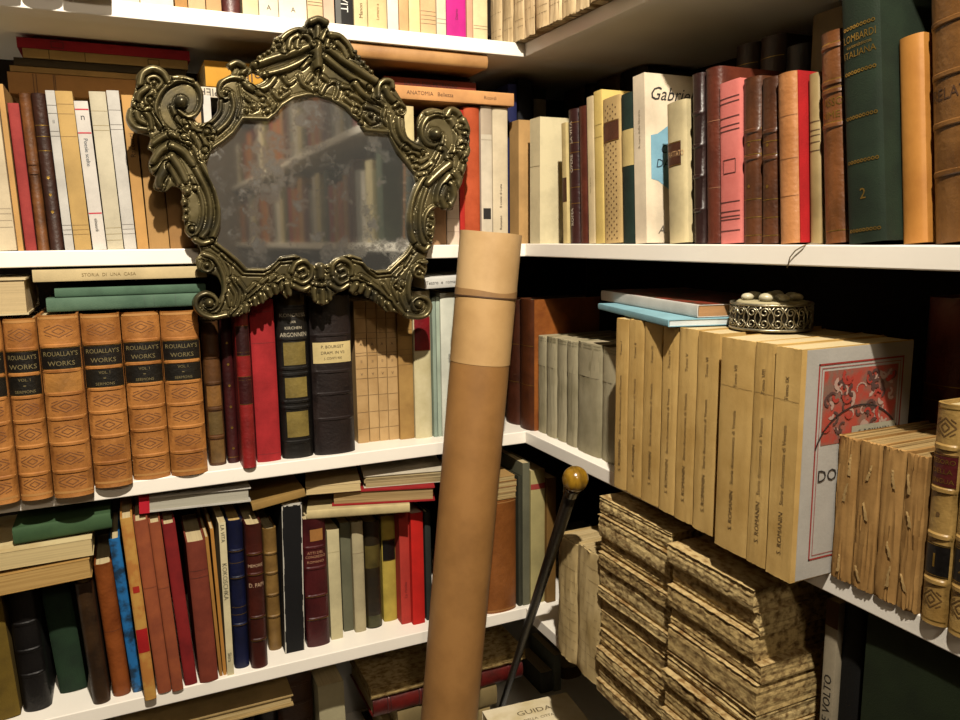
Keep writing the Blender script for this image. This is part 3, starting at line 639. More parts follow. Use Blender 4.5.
for i, (a, b_, ba, tp) in enumerate(((916, 942, 624, 404), (942.5, 972, 640, 397), (973, 1004, 655, 391))):
    stand_right('C', a, b_, ba, tp, 'pale vellum volume with red and black labels, '+['numbered one, right of the shabby books', 'numbered two, at the right edge', 'outside the right edge'][i], 'leather', 'b08f52', col2='94733c', rec=-.006, d=.15, group=GV, bands=(.2, .41, .62, .81),
                labels=[(.63, .78, '4a1414', ['TESORO', 'DELLA', 'LINGUA'], 'gilt'), (.225, .375, '15110f', ['123'[i]], 'gilt')], gilt=(.02, .40, .42, .61, .98), orn=[(.51, 'dot', '6a4c22'), (.12, 'diamond', '6a4c22'), (.9, 'diamond', '6a4c22')])
G8b = 'books in the back row of the middle right shelf'
back(905, 946, 298, 'dark red leather book standing behind the shabby tan volumes', '74301f', row='C', rec=.135, key='backC', gilt=(.45, .5, .6, .66), group=G8b)
back(948, 1000, 312, 'dim vellum book behind the vellum set at the right edge', 'b0965e', row='C', rec=.135, key='backC', style='vellum', group=G8b)

# things lying on the tall cream set
zr = 1.1330
p = at(598, 309, 2, zr); q = at(668, 327, 2, zr); print('BLUE', p, q, zr)
Lb = math.hypot(q[0]-p[0], q[1]-p[1]); yw = math.atan2(q[1]-p[1], q[0]-p[0])+PI/2
lie((p[0], p[1], 'R'), zr, Lb, .0075, .075, 'thin light blue booklet lying on the tall cream set', 'pb', '86b4c2', group='booklets on the tall cream set', yaw=yw, pages='d8e2e4')
zm = zr+.0083; p = at(601, 300, 2, zm); q = at(697, 317.5, 2, zm); print('MAG', p, q)
Lm = math.hypot(q[0]-p[0], q[1]-p[1]); yw = math.atan2(q[1]-p[1], q[0]-p[0])+PI/2
lie((p[0], p[1], 'R'), zm, Lm, .0135, .13, 'white magazine with a colourful cover lying on the blue booklet', 'pb', 'd8d4cc', group='booklets on the tall cream set', yaw=yw, pages='b88a5c', name='magazine')
mg = [o for o in C.objects if o.name.startswith('magazine') and o.get('label')][0]
w_, d_, h_ = dims(mg)
mb = MB(); mb.box(-.0006, -.0001, .004, d_, 0, h_); cvp = mb.build('cover_photo', mat('marble', '7c2a14', '2a3018'), mg); cvp['label'] = 'dark cover photo with red and yellow'

# filigree tin with shells
RX = .040
p = at(770, 332.5, 2, zr); vd_ = np.array((p[0]-CP[0], p[1]-CP[1])); vd_ /= np.linalg.norm(vd_); print('TIN', p)
tin = empty('filigree_box', (p[0]+RX*vd_[0], p[1]+RX*vd_[1], zr)); tag(tin, 'round silver filigree box topped with pale stones on the cream set', 'box')
mb = MB(); mb.lathe([(.0, 0), (RX-.002, 0), (RX-.002, .026), (RX-.004, .026), (0, .026)], n=48, capped=False); mb.build('box_body', mat('metal', '4a4438', '2c281f'), tin)
mb = MB()
def ringtube(z, r, th): mb.tube([(r*math.cos(a), r*math.sin(a), z) for a in np.linspace(0, 2*PI, 61)], th, 6, cap=False)
ringtube(.0015, RX, .0015); ringtube(.0265, RX, .0015)
SIL = mat('metal', 'c2baa2', '8d856c')
mb.build('rim', SIL, tin, True)
mb = MB(); K = 20
for k in range(K):
    a0 = 2*PI*k/K
    for zc, sg in ((.0195, 1), (.0085, -1)):
        pts = []
        for j in range(15):
            t = j/14*2.6*PI; rr = .0048*(1-.7*j/14)
            aa = a0+sg*rr*math.cos(t)/RX; pts.append(((RX+.0004)*math.cos(aa), (RX+.0004)*math.sin(aa), zc+rr*math.sin(t)*sg))
        mb.tube(pts, .0008, 5)
    for sg in (1, -1):
        pts = []
        for j in range(7):
            t = j/6; aa = a0+PI/K+sg*(.5*math.sin(t*PI)-.25)*2*PI/K; pts.append(((RX+.0002)*math.cos(aa), (RX+.0002)*math.sin(aa), .003+.022*t))
        mb.tube(pts, .0008, 5)
mb.build('filigree_band', SIL, tin, True)
mb = MB(); mb.lathe([(0, .0262), (RX-.003, .0262), (RX-.008, .0295), (0, .031)], n=40, capped=False); mb.build('lid', mat('paper', 'b5ab88', '9a906c'), tin, True)
rn = random.Random(11)
spots = [(-.030, -.020, .0095), (-.012, .018, .0085), (0, -.018, .0075), (.012, -.034, .0085), (.026, -.012, .0085), (.03, .02, .009), (-.034, .012, .008), (.004, .004, .009), (-.014, -.036, .0075), (.0, .036, .008)]
for x, y, r in spots:
    x, y, r = x*.72, y*.72, r*.8
    mb = MB(); mb.lathe([(r*math.cos(a), r*.62*math.sin(a)) for a in np.linspace(-PI/2, PI/2, 9)], x, y, .0305+r*.4, 16, capped=False)
    mb.build('stone', mat('stone', 'c9c2a6', 'a8a080'), tin, True)

# ================================================================== R4: lower left shelf (D)
G4 = 'books standing on the lower left shelf'
def d4(pl, pr, base, top, label, style, col, tl=None, **k):
    return stand_left('D', pl, pr, base, top, label, style, col, tl=tl, group=k.pop('group', G4), **k)
d4(-24, 21, 722, 600, 'olive gold cloth book cut off by the left edge of the lower left shelf', 'cloth', '6b5618', tl=-46, col2='5a4712')
d4(23, 52, 711, 588, 'black leather book with faint bands at far left of the lower shelf', 'leather', '0f0c0b', tl=4, bands=(.3, .5, .72), col2='090707')
d4(60, 88, 692, 585, 'dark green cloth book showing a white edge on the lower left shelf', 'cloth', '1d3420', tl=40, col2='16281a', pages='e8e4d6')
d4(93, 111, 704, 582, 'mottled dark brown leather book leaning left of the orange brown one', 'leather', '3c2814', tl=74, col2='22150a')
d4(113, 131.5, 696, 563, 'orange brown leather book leaning left of the blue one', 'leather', '8c4a1e', tl=93, col2='6d3512', gilt=[(.5, .0007, '6a3312')])
d4(133, 144, 692, 537, 'leaning blue book with a mottled cover', 'marble', '1f6aa8', tl=108, col2='16344e')
d4(145, 157, 700, 517, 'leaning tan book with red flower blotches on its spine', 'marble', 'c09248', tl=120, col2='b87a3a', panels=[(.27, .40, .02, .98, 'a8161a', 'paper'), (.60, .635, .25, .8, 'a8261a', 'paper')])
d4(158, 172, 693, 519, 'leaning brick brown cloth book, left of its touching pair', 'cloth', '9a5230', tl=132, col2='85432a', gilt=[(.62, .0007, '6a3018')])
d4(172.3, 184, 691, 521, 'leaning brick brown cloth book, right of its touching pair', 'cloth', '98502e', tl=148, col2='83412a', gilt=[(.62, .0007, '6a3018')])
d4(185, 198, 685, 522, 'leaning dark red cloth book right of the brick brown pair', 'cloth', '841c1c', tl=162, col2='6c1416')
d4(200, 219, 682, 541, 'leaning red brown cloth book with two scored lines', 'cloth', '7c3826', tl=186, col2='6a2c1e', gilt=[(.8, .0008, '521f12'), (.75, .0008, '521f12')])
d4(219.5, 223, 676, 536, 'very thin tan booklet right of the red brown book', 'pb', 'a87838', tl=204.5)
d4(223.3, 227, 675, 528, 'thin ochre booklet left of the white lettered one', 'pb', 'b5803a', tl=210)
d4(227.3, 234.5, 675, 523, 'slim white paperback with black letters down its spine', 'pb', 'd8cca4', tl=218.5, text=[('KOKOSCHKA', .62, .0062, 'w', '3a3628'), ('LA VITA', .93, .005, 'w', '3a3628'), ('Skira', .12, .005, 'w', '2a2620')])
d4(235, 250.5, 668, 521, 'navy blue leather book with gilt lines on the lower left shelf', 'leather', '10163a', tl=227, col2='0a0e24', bands=(.3, .62, .8), gilt=(.3, .37, .42, .62, .72, .8), pages='d0b070')
d4(252, 269, 668, 525, 'dark red brown leather book with bands right of the navy one', 'leather', '45180f', tl=245, col2='32100a', bands=(.2, .36, .66, .8), gilt=(.2, .36, .66, .8), text=[('MEMORIE', .72, .0045, 'h', 'c9a98a'), ('D. PAPI', .585, .006, 'h', 'c9a98a')])
d4(269.5, 283, 650, 529, 'ochre tan leather book with bands left of the black worn one', 'leather', '8a6a38', tl=263, col2='6a4e26', bands=(.28, .46, .64, .8), gilt=[(.28, .001, '4e3716'), (.46, .001, '4e3716'), (.64, .001, '4e3716'), (.8, .001, '4e3716')])
blk = d4(285, 305, 652, 504, 'black book with white worn edges on the lower left shelf', 'pb', '0c0c0e', tl=281.5, bulge=0, d=.15)
w_, d_, h_ = dims(blk); rn = random.Random(2); mb = MB()
for sx in (0, 1):
    for k in range(26):
        z0_ = h_*k/26; ww = rn.uniform(.0004, .0018); x0_ = 0 if sx == 0 else w_-ww
        mb.box(x0_, x0_+ww, -.0005, .0004, z0_, z0_+h_/26)
for k in range(9): mb.box(w_*k/9, w_*(k+1)/9, -.0005, .0004, h_-rn.uniform(.001, .004), h_+.0003)
mb.build('worn_edge', mat('paper', 'c8c4b8'), blk)['label'] = 'white scuffed edges'
d4(308, 331, 646, 519, 'dark maroon leather book with a small tan label', 'leather', '4a1416', col2='34090d', bulge=.005, bands=(.22, .4, .62, .78), labels=[(.83, .92, 'a8743c', [], 'gilt', 'paper', (.3, .85))], text=[('ATTI DEL', .74, .004, 'h', 'b98a68'), ('CONGRESSO', .71, .004, 'h', 'b98a68'), ('ROMANO', .67, .004, 'h', 'b98a68')], gilt=(.4, .22))
d4(331.5, 343.5, 639, 530, 'cream paper book right of the maroon one', 'pb', 'd2c79c', gilt=[(.8, .0005, '9a8f66')])
d4(344, 354, 631, 523, 'narrow grey green book on the lower left shelf', 'pb', '6a6a54')
d4(354.5, 367, 632, 522, 'beige cloth book left of the dark brown ornamented one', 'cloth', 'b8ac88', gilt=[(.72, .0007, '8f7a60')])
d4(367.5, 384, 628, 522, 'dark brown book with an olive oval label', 'leather', '2b2212', col2='1c1509', panels=[(.57, .78, .05, .95, '5b4f24', 'leather'), (.0, .12, 0, 1, '4c4a22', 'leather')], orn=[(.2, 'diamond', '15100a'), (.32, 'diamond', '15100a'), (.44, 'diamond', '15100a')])
d4(384.5, 398, 621, 516, 'yellow book with a black label on the lower left shelf', 'cloth', 'bfa84a', col2='a8933e', labels=[(.58, .78, '15120f', ['xx'] if False else [], 'gilt')])
d4(399.5, 411.5, 624, 509, 'red paperback left of the brighter red one', 'pb', 'b83a30', text=[('La rivolta', .3, .005, 'v', '7c1c18')])
d4(413, 425.5, 624, 513, 'bright red paperback beside the cardboard tube', 'pb', 'cc2018', pages='d8b8a0')
d4(427, 433, 620, 512, 'thin dark grey book hidden behind the tube', 'cloth', '2c302c')
d4(487.5, 518, 612, 501, 'broad orange brown leather book right of the cardboard tube', 'leather', '8e5526', col2='7a461c', bulge=.007, d=.16, gilt=[(.985, .002, 'a8743c'), (.02, .002, 'a8743c')])
d4(518.8, 522.5, 606, 476, 'thin dark folder right of the orange brown book', 'cloth', '3a3a2c')
d4(523, 530, 605, 463, 'tall thin grey board book behind the walking cane', 'pb', '6b6a55', d=.17)
d4(531, 545, 603, 470, 'pale olive cream book left of the cane in the corner', 'pb', 'b0a470', d=.14, panels=[(.86, .9, 0, 1, 'a04038', 'paper')])
d4(546, 556, 602, 478, 'ochre brown book deep in the corner behind the cane', 'pb', '7c5c2c', d=.12)

# lying on the lower left row
G4b = 'books lying on the lower left row'
def lyD(pl, pr, pbl, pbr, t, y, label, style, col, group=G4b, d=.14, **k):
    """pbl, pbr: pixel rows of the bottom edge at its left and right ends"""
    a = at(pl, pbl, 1, y); b_ = at(pr, pbr, 1, y)
    dx, dz = b_[0]-a[0], b_[2]-a[2]
    return lie((a[0], y, 'L'), a[2], math.hypot(dx, dz), t, d, label, style, col, tilt=-math.atan2(dz, dx), group=group, **k)
lyD(-60, 92, 608, 577, .025, -.015, 'thick tan book with rough page edges lying at far left, bottom of its pile', 'pb', 'b58e50', fore=True, pages='bd9a5e', edgecol='a4824a', d=.15)
lyD(-60, 93.5, 581, 555, .0225, -.012, 'cream book lying second in the far left pile', 'pb', 'd6c596', fore=True, pages='cdb886', d=.15, col2='b89a62')
lyD(14, 112, 545.5, 528.5, .021, .0, 'green cloth book lying atop the far left pile', 'cloth', '3a5636', col2='2f4a2e', d=.12)
wb = lyD(140, 251, 513.5, 501.5, .021, .012, 'white book with a red spine end lying under the shelf', 'cloth', 'c8c4ba', fore=True, pages='b4b0a0', d=.15)
w_, d_, h_ = dims(wb); mb = MB(); mb.box(-.0005, w_+.0005, -.0005, d_+.0005, h_-.012, h_+.0008); mb.build('red_end', mat('cloth', 'b8182c'), wb)['label'] = 'bright red end of the binding'
lyD(253, 306, 511, 496, .0105, .02, 'thin tan booklet lying tilted left of the cream stack', 'pb', '9c7c44', d=.12)
zq = max((o.matrix_world @ Vector((0, 0, 0)))[2] for o in C.objects if 0) if 0 else None
za = at(320, 523, 1, .02)[2]+.0052
def lyS(pl, pr, t, y, label, style, col, **k):
    global za
    yw_ = k.get('yaw', 0); a = xl(pl, y, za); b_ = bis(lambda L_: proj((a+L_*math.cos(yw_), y+L_*math.sin(yw_), za))[0]-pr, .02, .4)+a
    o = lie((a, y, 'L'), za, b_-a, t, k.pop('d', .14), label, style, col, group='pile lying on the cream and red books', **k); za += t+.0006; return o
lyS(307, 410, .0135, .028, 'cream hardback lying lowest on the maroon and cream books', 'cloth', 'cbb988', pages='c8b88c', yaw=-.26)
rb = lyS(332, 435, .0225, .03, 'red hardback with worn pages facing out, beside the tube', 'cloth', '9c1e22', fore=True, pages='b59a6c', edgecol='8f754c', yaw=-.30)
lyS(306, 361, .0125, .03, 'cream booklet lying left on its pile, beside the white-topped one', 'pb', 'cfb98a', fore=True, pages='d8c08c', yaw=-.2, d=.11); za -= .0131
pileA = lyS(364, 446, .0185, .022, 'stack-like uncut booklet with a white top, left of the tube', 'uncut', 'd6cdb8', fore=True, pages='b8a67c', edgecol='8c7a54', yaw=-.2)
zb_ = at(503, 501, 1, .004)[2]+.002
for t, col, lab, pr in ((.010, 'b89a64', 'cream booklet lying lowest on the orange brown book', 516), (.009, 'a8845a', 'tan booklet lying second on the orange brown book', 516.5), (.0095, '9a6a3a', 'brown booklet lying third on the orange brown book', 517), (.008, 'b59058', 'light tan booklet lying topmost on the orange brown book', 515)):
    y = .006
    a, b_ = xl(470, y, zb_), xl(pr, y, zb_)
    lie((a, y, 'L'), zb_, b_-a, t, .14, lab, 'pb', col, fore=True, group='booklets lying on the orange brown book', pages='c0a874', edgecol='8f754a'); zb_ += t+.0005

# ================================================================== R9: lower right shelf (D)
def ragged(L, t, d, seed, col, stain, name='uncut_book'):
    """an unbound volume lying flat, its rough long side facing the viewer; local x = length, y = depth, z = thickness"""
    rn = random.Random(seed); root = empty(name)
    nx, nz = 40, 8
    ph = [rn.uniform(0, 9) for _ in range(6)]
    rough = rn.choice((.5, .8, 1.2))
    V = []
    sag = [.0010*math.sin(3*i/nx+ph[0])+.0006*math.sin(9*i/nx+ph[1]) for i in range(nx+1)]
    for k in range(nz+1):
        lay = rn.uniform(0, .0016)*rough
        e0, e1 = rn.uniform(0, .0012), rn.uniform(0, .0012)
        for i in range(nx+1):
            rnd = .0022*(abs(2*k/nz-1)**6)                         # softly rounded top and bottom edges
            yy = lay+rnd+rn.uniform(0, .0007)*rough+.0010*abs(math.sin(5*i/nx+ph[2]))
            x = L*i/nx
            if i == 0: x += e0
            if i == nx: x -= e1
            z = t*k/nz
            if 0 < k < nz: z = min(max(z+sag[i]*math.sin(PI*k/nz), 0), t)
            V.append((x, yy, z))
    m = (nx+1)*(nz+1)
    Fc = [(k*(nx+1)+i, k*(nx+1)+i+1, (k+1)*(nx+1)+i+1, (k+1)*(nx+1)+i) for k in range(nz) for i in range(nx)]
    for k in range(nz+1):
        for i in (0, nx): V.append((V[k*(nx+1)+i][0], d-rn.uniform(0, .003), t*k/nz))
    b0 = m
    for k in range(nz):
        Fc.append((k*(nx+1), (k+1)*(nx+1), b0+2*(k+1), b0+2*k)); Fc.append((k*(nx+1)+nx, b0+2*k+1, b0+2*(k+1)+1, (k+1)*(nx+1)+nx))
        Fc.append((b0+2*k, b0+2*(k+1), b0+2*(k+1)+1, b0+2*k+1))
    Fc.append(tuple(range(nx+1))+(b0+1, b0)); kk = nz*(nx+1); Fc.append(tuple(kk+i for i in range(nx+1))+(b0+2*nz+1, b0+2*nz))
    mesh('page_block', V, Fc, mat('foxed', col, stain), root)
    for k, (za_, zb_) in enumerate(((t+.0001, t+.0007), (-.0001, -.0004))):      # paper wrapper above and below
        if k: continue
        cv = MB(); lp = rn.uniform(.0004, .0016)
        P0 = [(L*i/nx, lp*.4+rn.uniform(0, .0012), za_) for i in range(nx+1)]
        P1 = [(x, d-.004, za_) for x, y, z in P0]
        n_ = nx+1
        P2 = [(x, y, zb_) for x, y, z in P0]; P3 = [(x, y, zb_) for x, y, z in P1]
        cv.add(P0+P1+P2+P3, [(i, i+1, n_+i+1, n_+i) for i in range(nx)]+[(2*n_+i, 2*n_+i+1, 3*n_+i+1, 3*n_+i) for i in range(nx)]+[(i, i+1, 2*n_+i+1, 2*n_+i) for i in range(nx)]+[(0, n_, 3*n_, 2*n_), (nx, n_+nx, 3*n_+nx, 2*n_+nx)])
        cv.build('paper_wrapper', mat('foxed', 'c9b07c', '8a6a3c'), root)
    return root
G9 = 'books standing on the lower right shelf'
for a, b_, tp, lab in ((556, 574.5, 539, 'cream uncut volume left of its twin, beside the walking cane'), (575, 598, 550, 'cream uncut volume between its twin and the stained stack')):
    stand_right('D', a, b_, 0, tp, lab, 'uncut', 'd0b987', col2='b89f6a', wear=.0025, rec=-.022, d=.14, group=G9, pages='cbb486', edgecol='a08c60', gilt=[(f, .0005, '8a744a') for f in (.12, .2, .27, .36, .44, .5, .6, .68, .78, .88)])
rn = random.Random(21)
ys = solve_y(601, -.02, .75); ye = solve_y(677, -.02, .85)
def stack(y0, y1, n, ztop, x0, seed, names, grp, grow=0, d=.16):
    r_ = random.Random(seed); ts = [r_.uniform(.7, 1.35) for _ in range(n)]; s = (ztop-TOP['D']-.001*n)/sum(ts); z = TOP['D']
    for i, tt in enumerate(ts):
        t = tt*s; L = y0-y1-r_.uniform(0, .006)+grow*(n-1-i)/n
        o = ragged(L, t, d, seed*50+i, 'd2b981' if r_.random() < .6 else 'c6ab72', '7a5f38' if r_.random() < .5 else '684e2a')
        o.matrix_world = Matrix.Translation((x0+r_.uniform(-.004, .004)-(.004 if i < n*.5 and grow else 0), y0-r_.uniform(0, .003), z)) @ Matrix.Rotation(-PI/2, 4, 'Z')
        z += t+.001
        k = n-i
        w_ = ['topmost', 'second from the top', 'third from the top', 'fourth from the top', 'fifth from the top', 'sixth from the top', 'seventh from the top', 'eighth from the top', 'ninth from the top', 'tenth from the top', 'eleventh from the top', 'twelfth from the top', 'lowest'][k-1 if i else 12]
        tag(o, f'stained uncut volume in the {names} stack under the cream set, {w_}', 'book', grp)
stack(ys, ye, 12, .893, -.026, 3, 'left', 'left stack of stained uncut volumes')
y2 = solve_y(768, -.02, .83)
stack(ye-.004, y2, 11, .888, -.036, 8, 'right', 'right stack of stained uncut volumes', grow=.016, d=.15)
LAST['rD'] = -9+18
ev = stand_right('D', 811, 823, 0, 601, 'white booklet with black vertical letters under the right shelf', 'pb', 'a89c84', rec=.02, d=.13, group=G9, key='rD2', text=[('A E VOLTO', .60, .0085, 'v', '1a1816')], panels=[(.9, 1, 0, 1, '5a3a22', 'paper')])  # brown top band is shading put into the spine colour
stand_right('D', 824, 846, 0, 603, 'black book between the white booklet and the dark green one', 'cloth', '0e0d0c', rec=.025, d=.15, group=G9, key='rD2')
stand_right('D', 847, 1000, 0, 618, 'very large dark green cloth volume at the lower right corner', 'cloth', '202c16', col2='1a2412', rec=.012, d=.2, group=G9, key='rD2', bulge=.002)

# a thin loose thread hanging over the shelf edge
p0 = at(787, 268, 0, -.0018); p1 = at(803, 246, 0, -.0015)
mb = MB(); mb.tube([p0, p0+(p1-p0)*.2+np.array((-.0006, 0, .006)), p0+(p1-p0)*.55+np.array((-.001, 0, .005)), p1, (.004, p1[1]-.004, zB+T+.0012), (.009, p1[1]-.008, zB+T+.0008)], .0006, 6)
tag(mb.build('loose_thread', mat('paper', '8a7c66'), smooth=True), 'thin loose thread curling over the upper right shelf edge', 'thread')

# ================================================================== R10: bottom shelf (E)
GE = 'things on the bottom shelf'
zt_ = TOP['E']
zg = .438
P1, P2 = at(482, 711, 2, zg), at(566, 692, 2, zg); print('GUIDA', P1, P2)
ang = math.atan2(P2[1]-P1[1], P2[0]-P1[0]); Lg = math.hypot(P2[0]-P1[0], P2[1]-P1[1])
gd = book(.026, Lg, .2, 'pb', 'f6e8c6', col2='e2cf9e', pages='c8b284', bulge=.0008)
gd.matrix_world = Matrix.Translation((P1[0], P1[1], zg-.026)) @ Matrix.Rotation(ang, 4, 'Z') @ Matrix.Translation((Lg, 0, .026)) @ Matrix.Rotation(PI, 4, 'Z') @ Matrix.Rotation(PI/2, 4, 'Y')
cb = MB(); cw = max(-.004-(P1[0]+.012), .05); cb.box(0, cw, -.17, 0, 0, zg-.0265); cr_ = empty('wooden_stool', (P1[0]+.012, min(P1[1], P2[1])-.012, 0)); tag(cr_, 'small wooden box stool under the cream guidebook, below the photo', 'stool')
cb.build('box_body', mat('wood', '6b4a2c', '553820'), cr_, bevel=.003)
fin(gd, 'old cream guidebook lying face up at the bottom of the photo', GE)
V, Fc, wh = text_mesh('GUIDA'); sc = .0115/wh[1]
mb = MB(); mb.add([(-.0004, .030-y*sc*1.0, Lg*.47-x*sc*1.25) for x, y in V], Fc); mb.build('title_lettering', mat('ink', '6a5a3c'), gd)
V, Fc, wh = text_mesh('DELLA  CITTA'); sc = .006/wh[1]
mb = MB(); mb.add([(-.0004, .050-y*sc, Lg*.47-x*sc) for x, y in V], Fc); mb.build('title_lettering', mat('ink', '6a5a3c'), gd)
# small standing things in the corner behind the guidebook
def standE(pl, pr, y, top, label, style, col, tl=None, d=.1, **k):
    x0, x1 = solve_x(pl, y, zt_), solve_x(pr, y, zt_)
    h = solve_z(top, (x0+x1)/2, y)-zt_; a = 0
    if tl is not None: a = math.atan((solve_x(tl, y, zt_+h)-x0)/h)
    b = book((x1-x0)*math.cos(a), h, d, style, col, **k)
    b.matrix_world = Matrix.Translation((x0, y, zt_+(max(0, (x1-x0)*math.cos(a)*math.sin(a))))) @ Matrix.Rotation(a, 4, 'Y')
    return fin(b, label, GE)
standE(541, 553, .195, 672, 'small grey booklet standing behind the guidebook', 'pb', '6f6f62')
standE(554, 561, .19, 655, 'thin grey green booklet standing behind the guidebook', 'pb', '8a9080')
standE(564, 584, .215, 668, 'ochre brown book standing in the bottom corner', 'leather', '7a5a2c', d=.08)
# right bottom: flat cream and red books
p = at(588, 712, 2, zt_+.03); 
lie((.205, -.06, 'R'), zt_, .12, .03, .08, 'red cloth book lying at the bottom right of the guidebook', 'cloth', '6a1c14', group=GE)
lie((.21, -.05, 'R'), zt_+.0305, .11, .014, .08, 'cream booklet lying on the red cloth book', 'pb', 'b8a880', group=GE)
# the red leather book and the uncut bundle lying deeper on the bottom shelf
yq = .085
a, b_ = at(373, 697, 1, yq), at(523, 679, 1, yq)
zb = min(a[2], b_[2]); L_ = b_[0]-a[0]
hs = (zb-zt_-.003)/3
for k, (col, lab) in enumerate((('3a2a1c', 'dark brown book lying lowest under the red leather one'), ('b09a68', 'cream book lying under the red leather one, middle of its pile'), ('8a7850', 'olive tan book lying directly under the red leather one'))):
    lie((a[0]+.02+.012*k, yq+.012-.004*k, 'L'), zt_+k*(hs+.001), L_-.095, hs, .14, lab, 'cloth', col, group='pile on the bottom shelf')
rl = lie((a[0], yq, 'L'), zb, L_, .036, .15, 'red leather book lying crosswise behind the cardboard tube', 'leather', '6e1a16', col2='3a0f0c', bands=(.1, .3, .5, .7, .9), gilt=[(f, .001, '2a0a08') for f in (.09, .11, .29, .31)], group='pile on the bottom shelf')
o = ragged(L_*1.03, .021, .14, 77, 'bca36c', '7a5c30'); o.matrix_world = Matrix.Translation((a[0]-.004, yq-.004, zb+.0372)); tag(o, 'old uncut bundle lying on the red leather book behind the tube', 'book', 'pile on the bottom shelf')
# standing and leaning books below the lower left shelf
standE(325, 350, .085, 684, 'pale olive cream book leaning under the lower left shelf', 'pb', 'b9b08c', tl=318, d=.14)
standE(284, 318, .11, 672, 'dark brown leather book standing under the lower left shelf', 'leather', '4a2c12', d=.12, bands=(.6, .75, .9))
standE(262, 283, .12, 676, 'black brown book standing left of the dark leather one', 'leather', '1e120a', d=.11)
standE(180, 261, .08, 728, 'thick dark volume standing under the cream board book', 'cloth', '2a2018', d=.14)
standE(60, 178, .08, 735, 'broad dark brown volume standing at the bottom left', 'cloth', '30241a', d=.14)
bk = [o for o in C.objects if o.get('label', '').startswith('thick dark volume')][0]
zt2 = max((bk.matrix_world @ Vector((0, 0, v.co.z)))[2] for c in bk.children for v in c.data.vertices)
bk2 = [o for o in C.objects if o.get('label', '').startswith('broad dark brown')][0]
zt2 = max(zt2, max((bk2.matrix_world @ Vector((0, 0, v.co.z)))[2] for c in bk2.children for v in c.data.vertices))+.0005
a = at(293, 702, 1, .04)
lie((a[0]-.24, .035, 'L'), zt2, .24, max(a[2]-zt2, .018), .065, 'thick cream board book lying at the bottom under the left shelf', 'cloth', 'b59a66', fore=True, pages='d0b884', edgecol='a08550', group=GE, tilt=0)

# ================================================================== cardboard tube and walking cane
RT = .0445
pt = at(491, 233, 1, -.066)
d_ = RM.T @ np.array([(449-480)/F, -(720-360)/F, 1.0]); Q = CP+d_*1.19
ax = (Q-pt); ax = ax/np.linalg.norm(ax); Lt = (RT*math.sqrt(1-ax[2]**2)-pt[2])/ax[2]
base = pt+ax*Lt
tube = empty('cardboard_tube', tuple(base)); tag(tube, 'long cardboard mailing tube leaning against the white shelves', 'tube')
M = (Vector(-ax)).to_track_quat('Z', 'Y').to_matrix().to_4x4(); tube.matrix_world = Matrix.Translation(base) @ M
def along(py):                                    # distance from the base of the tube at a pixel row
    return bis(lambda s: proj(base-ax*s)[1]-py, Lt*.4, Lt*1.02)
s_lid, s_mid = along(296), along(362)
mb = MB(); n = 64
def shell(s0, s1, r, wav0=0, wav1=0, seed=0):
    r_ = random.Random(seed); p0 = [r_.uniform(0, 6) for _ in range(4)]
    w = lambda a: sum(math.sin((k+1)*a+p0[k])/(k+1) for k in range(4))
    V = []
    for rr, inner in ((r, 0), (r-.0012, 1)):
        for s_, wv in ((s0, wav0), (s1, wav1)):
            V += [(rr*math.cos(2*PI*j/n), rr*math.sin(2*PI*j/n), s_+wv*w(2*PI*j/n)) for j in range(n)]
    Fc = []
    for j in range(n):
        k = (j+1) % n
        Fc += [(j, k, n+k, n+j), (2*n+k, 2*n+j, 3*n+j, 3*n+k), (j, 2*n+j, 2*n+k, k), (n+j, n+k, 3*n+k, 3*n+j)]
    m_ = MB(); m_.add(V, Fc); return m_
def smoothsharp(o):
    o.data.polygons.foreach_set('use_smooth', [True]*len(o.data.polygons))
    try: o.data.set_sharp_from_angle(angle=math.radians(40))
    except Exception: pass
    return o
smoothsharp(shell(0, s_lid-.004, RT-.0012).build('tube_body', mat('card', 'a4763f', '946834'), tube))['label'] = 'brown lower body of the tube'
smoothsharp(shell(s_mid, s_lid+.002, RT-.0006, .0002, 0, 3).build('upper_sleeve', mat('card', 'c69f68', 'b8905a'), tube))['label'] = 'lighter kraft paper sleeve'
lid = smoothsharp(shell(s_lid, Lt, RT, 0, .0006, 4).build('lid', mat('card', 'cfab78', 'bf9a66'), tube)); lid['label'] = 'pale kraft paper lid'
mb = MB(); mb.lathe([(RT-.002, Lt-.003), (0, Lt-.003)], n=n, capped=False); mb.lathe([(RT-.002, Lt-.004), (0, Lt-.004)], n=n, capped=False); mb.build('lid_disc', mat('card', 'b48c5e'), lid)
smoothsharp(shell(s_lid-.001, s_lid+.010, RT+.0004, .0002, .0022, 8).build('paper_tape', mat('card', 'a07a4c', '8e6a40'), lid))['label'] = 'torn strip of darker paper tape'
smoothsharp(shell(s_lid-.0014, s_lid+.0004, RT+.0007, .0003, .0003, 9).build('seam_edge', mat('card', '5a3d22'), lid))

# cane
hb = at(575, 480, 0, -.055); pD = at(532, 613, 1, -.056)
dr = pD-hb; dr = dr/np.linalg.norm(dr); Lc = (zt_+.007-hb[2])/dr[2]; ft = hb+dr*Lc
cane = empty('walking_cane', tuple(ft)); tag(cane, 'black walking cane with a shiny golden ball handle leaning in the corner', 'cane')
cane.matrix_world = Matrix.Translation(ft) @ Vector(-dr).to_track_quat('Z', 'Y').to_matrix().to_4x4()
mb = MB(); mb.lathe([(.004, .004), (.0055, .02), (.0088, Lc-.05), (.0092, Lc-.03)], n=20); mb.build('shaft', mat('leather', '120d0b', '0c0807'), cane, True)
mb = MB(); mb.lathe([(.0094, Lc-.030), (.0108, Lc-.027), (.0108, Lc-.019), (.0122, Lc-.016), (.0122, Lc-.012), (.009, Lc-.010)], n=24); smoothsharp(mb.build('collar', mat('gloss', '1a130e', '100b08'), cane))
rb_ = .0172
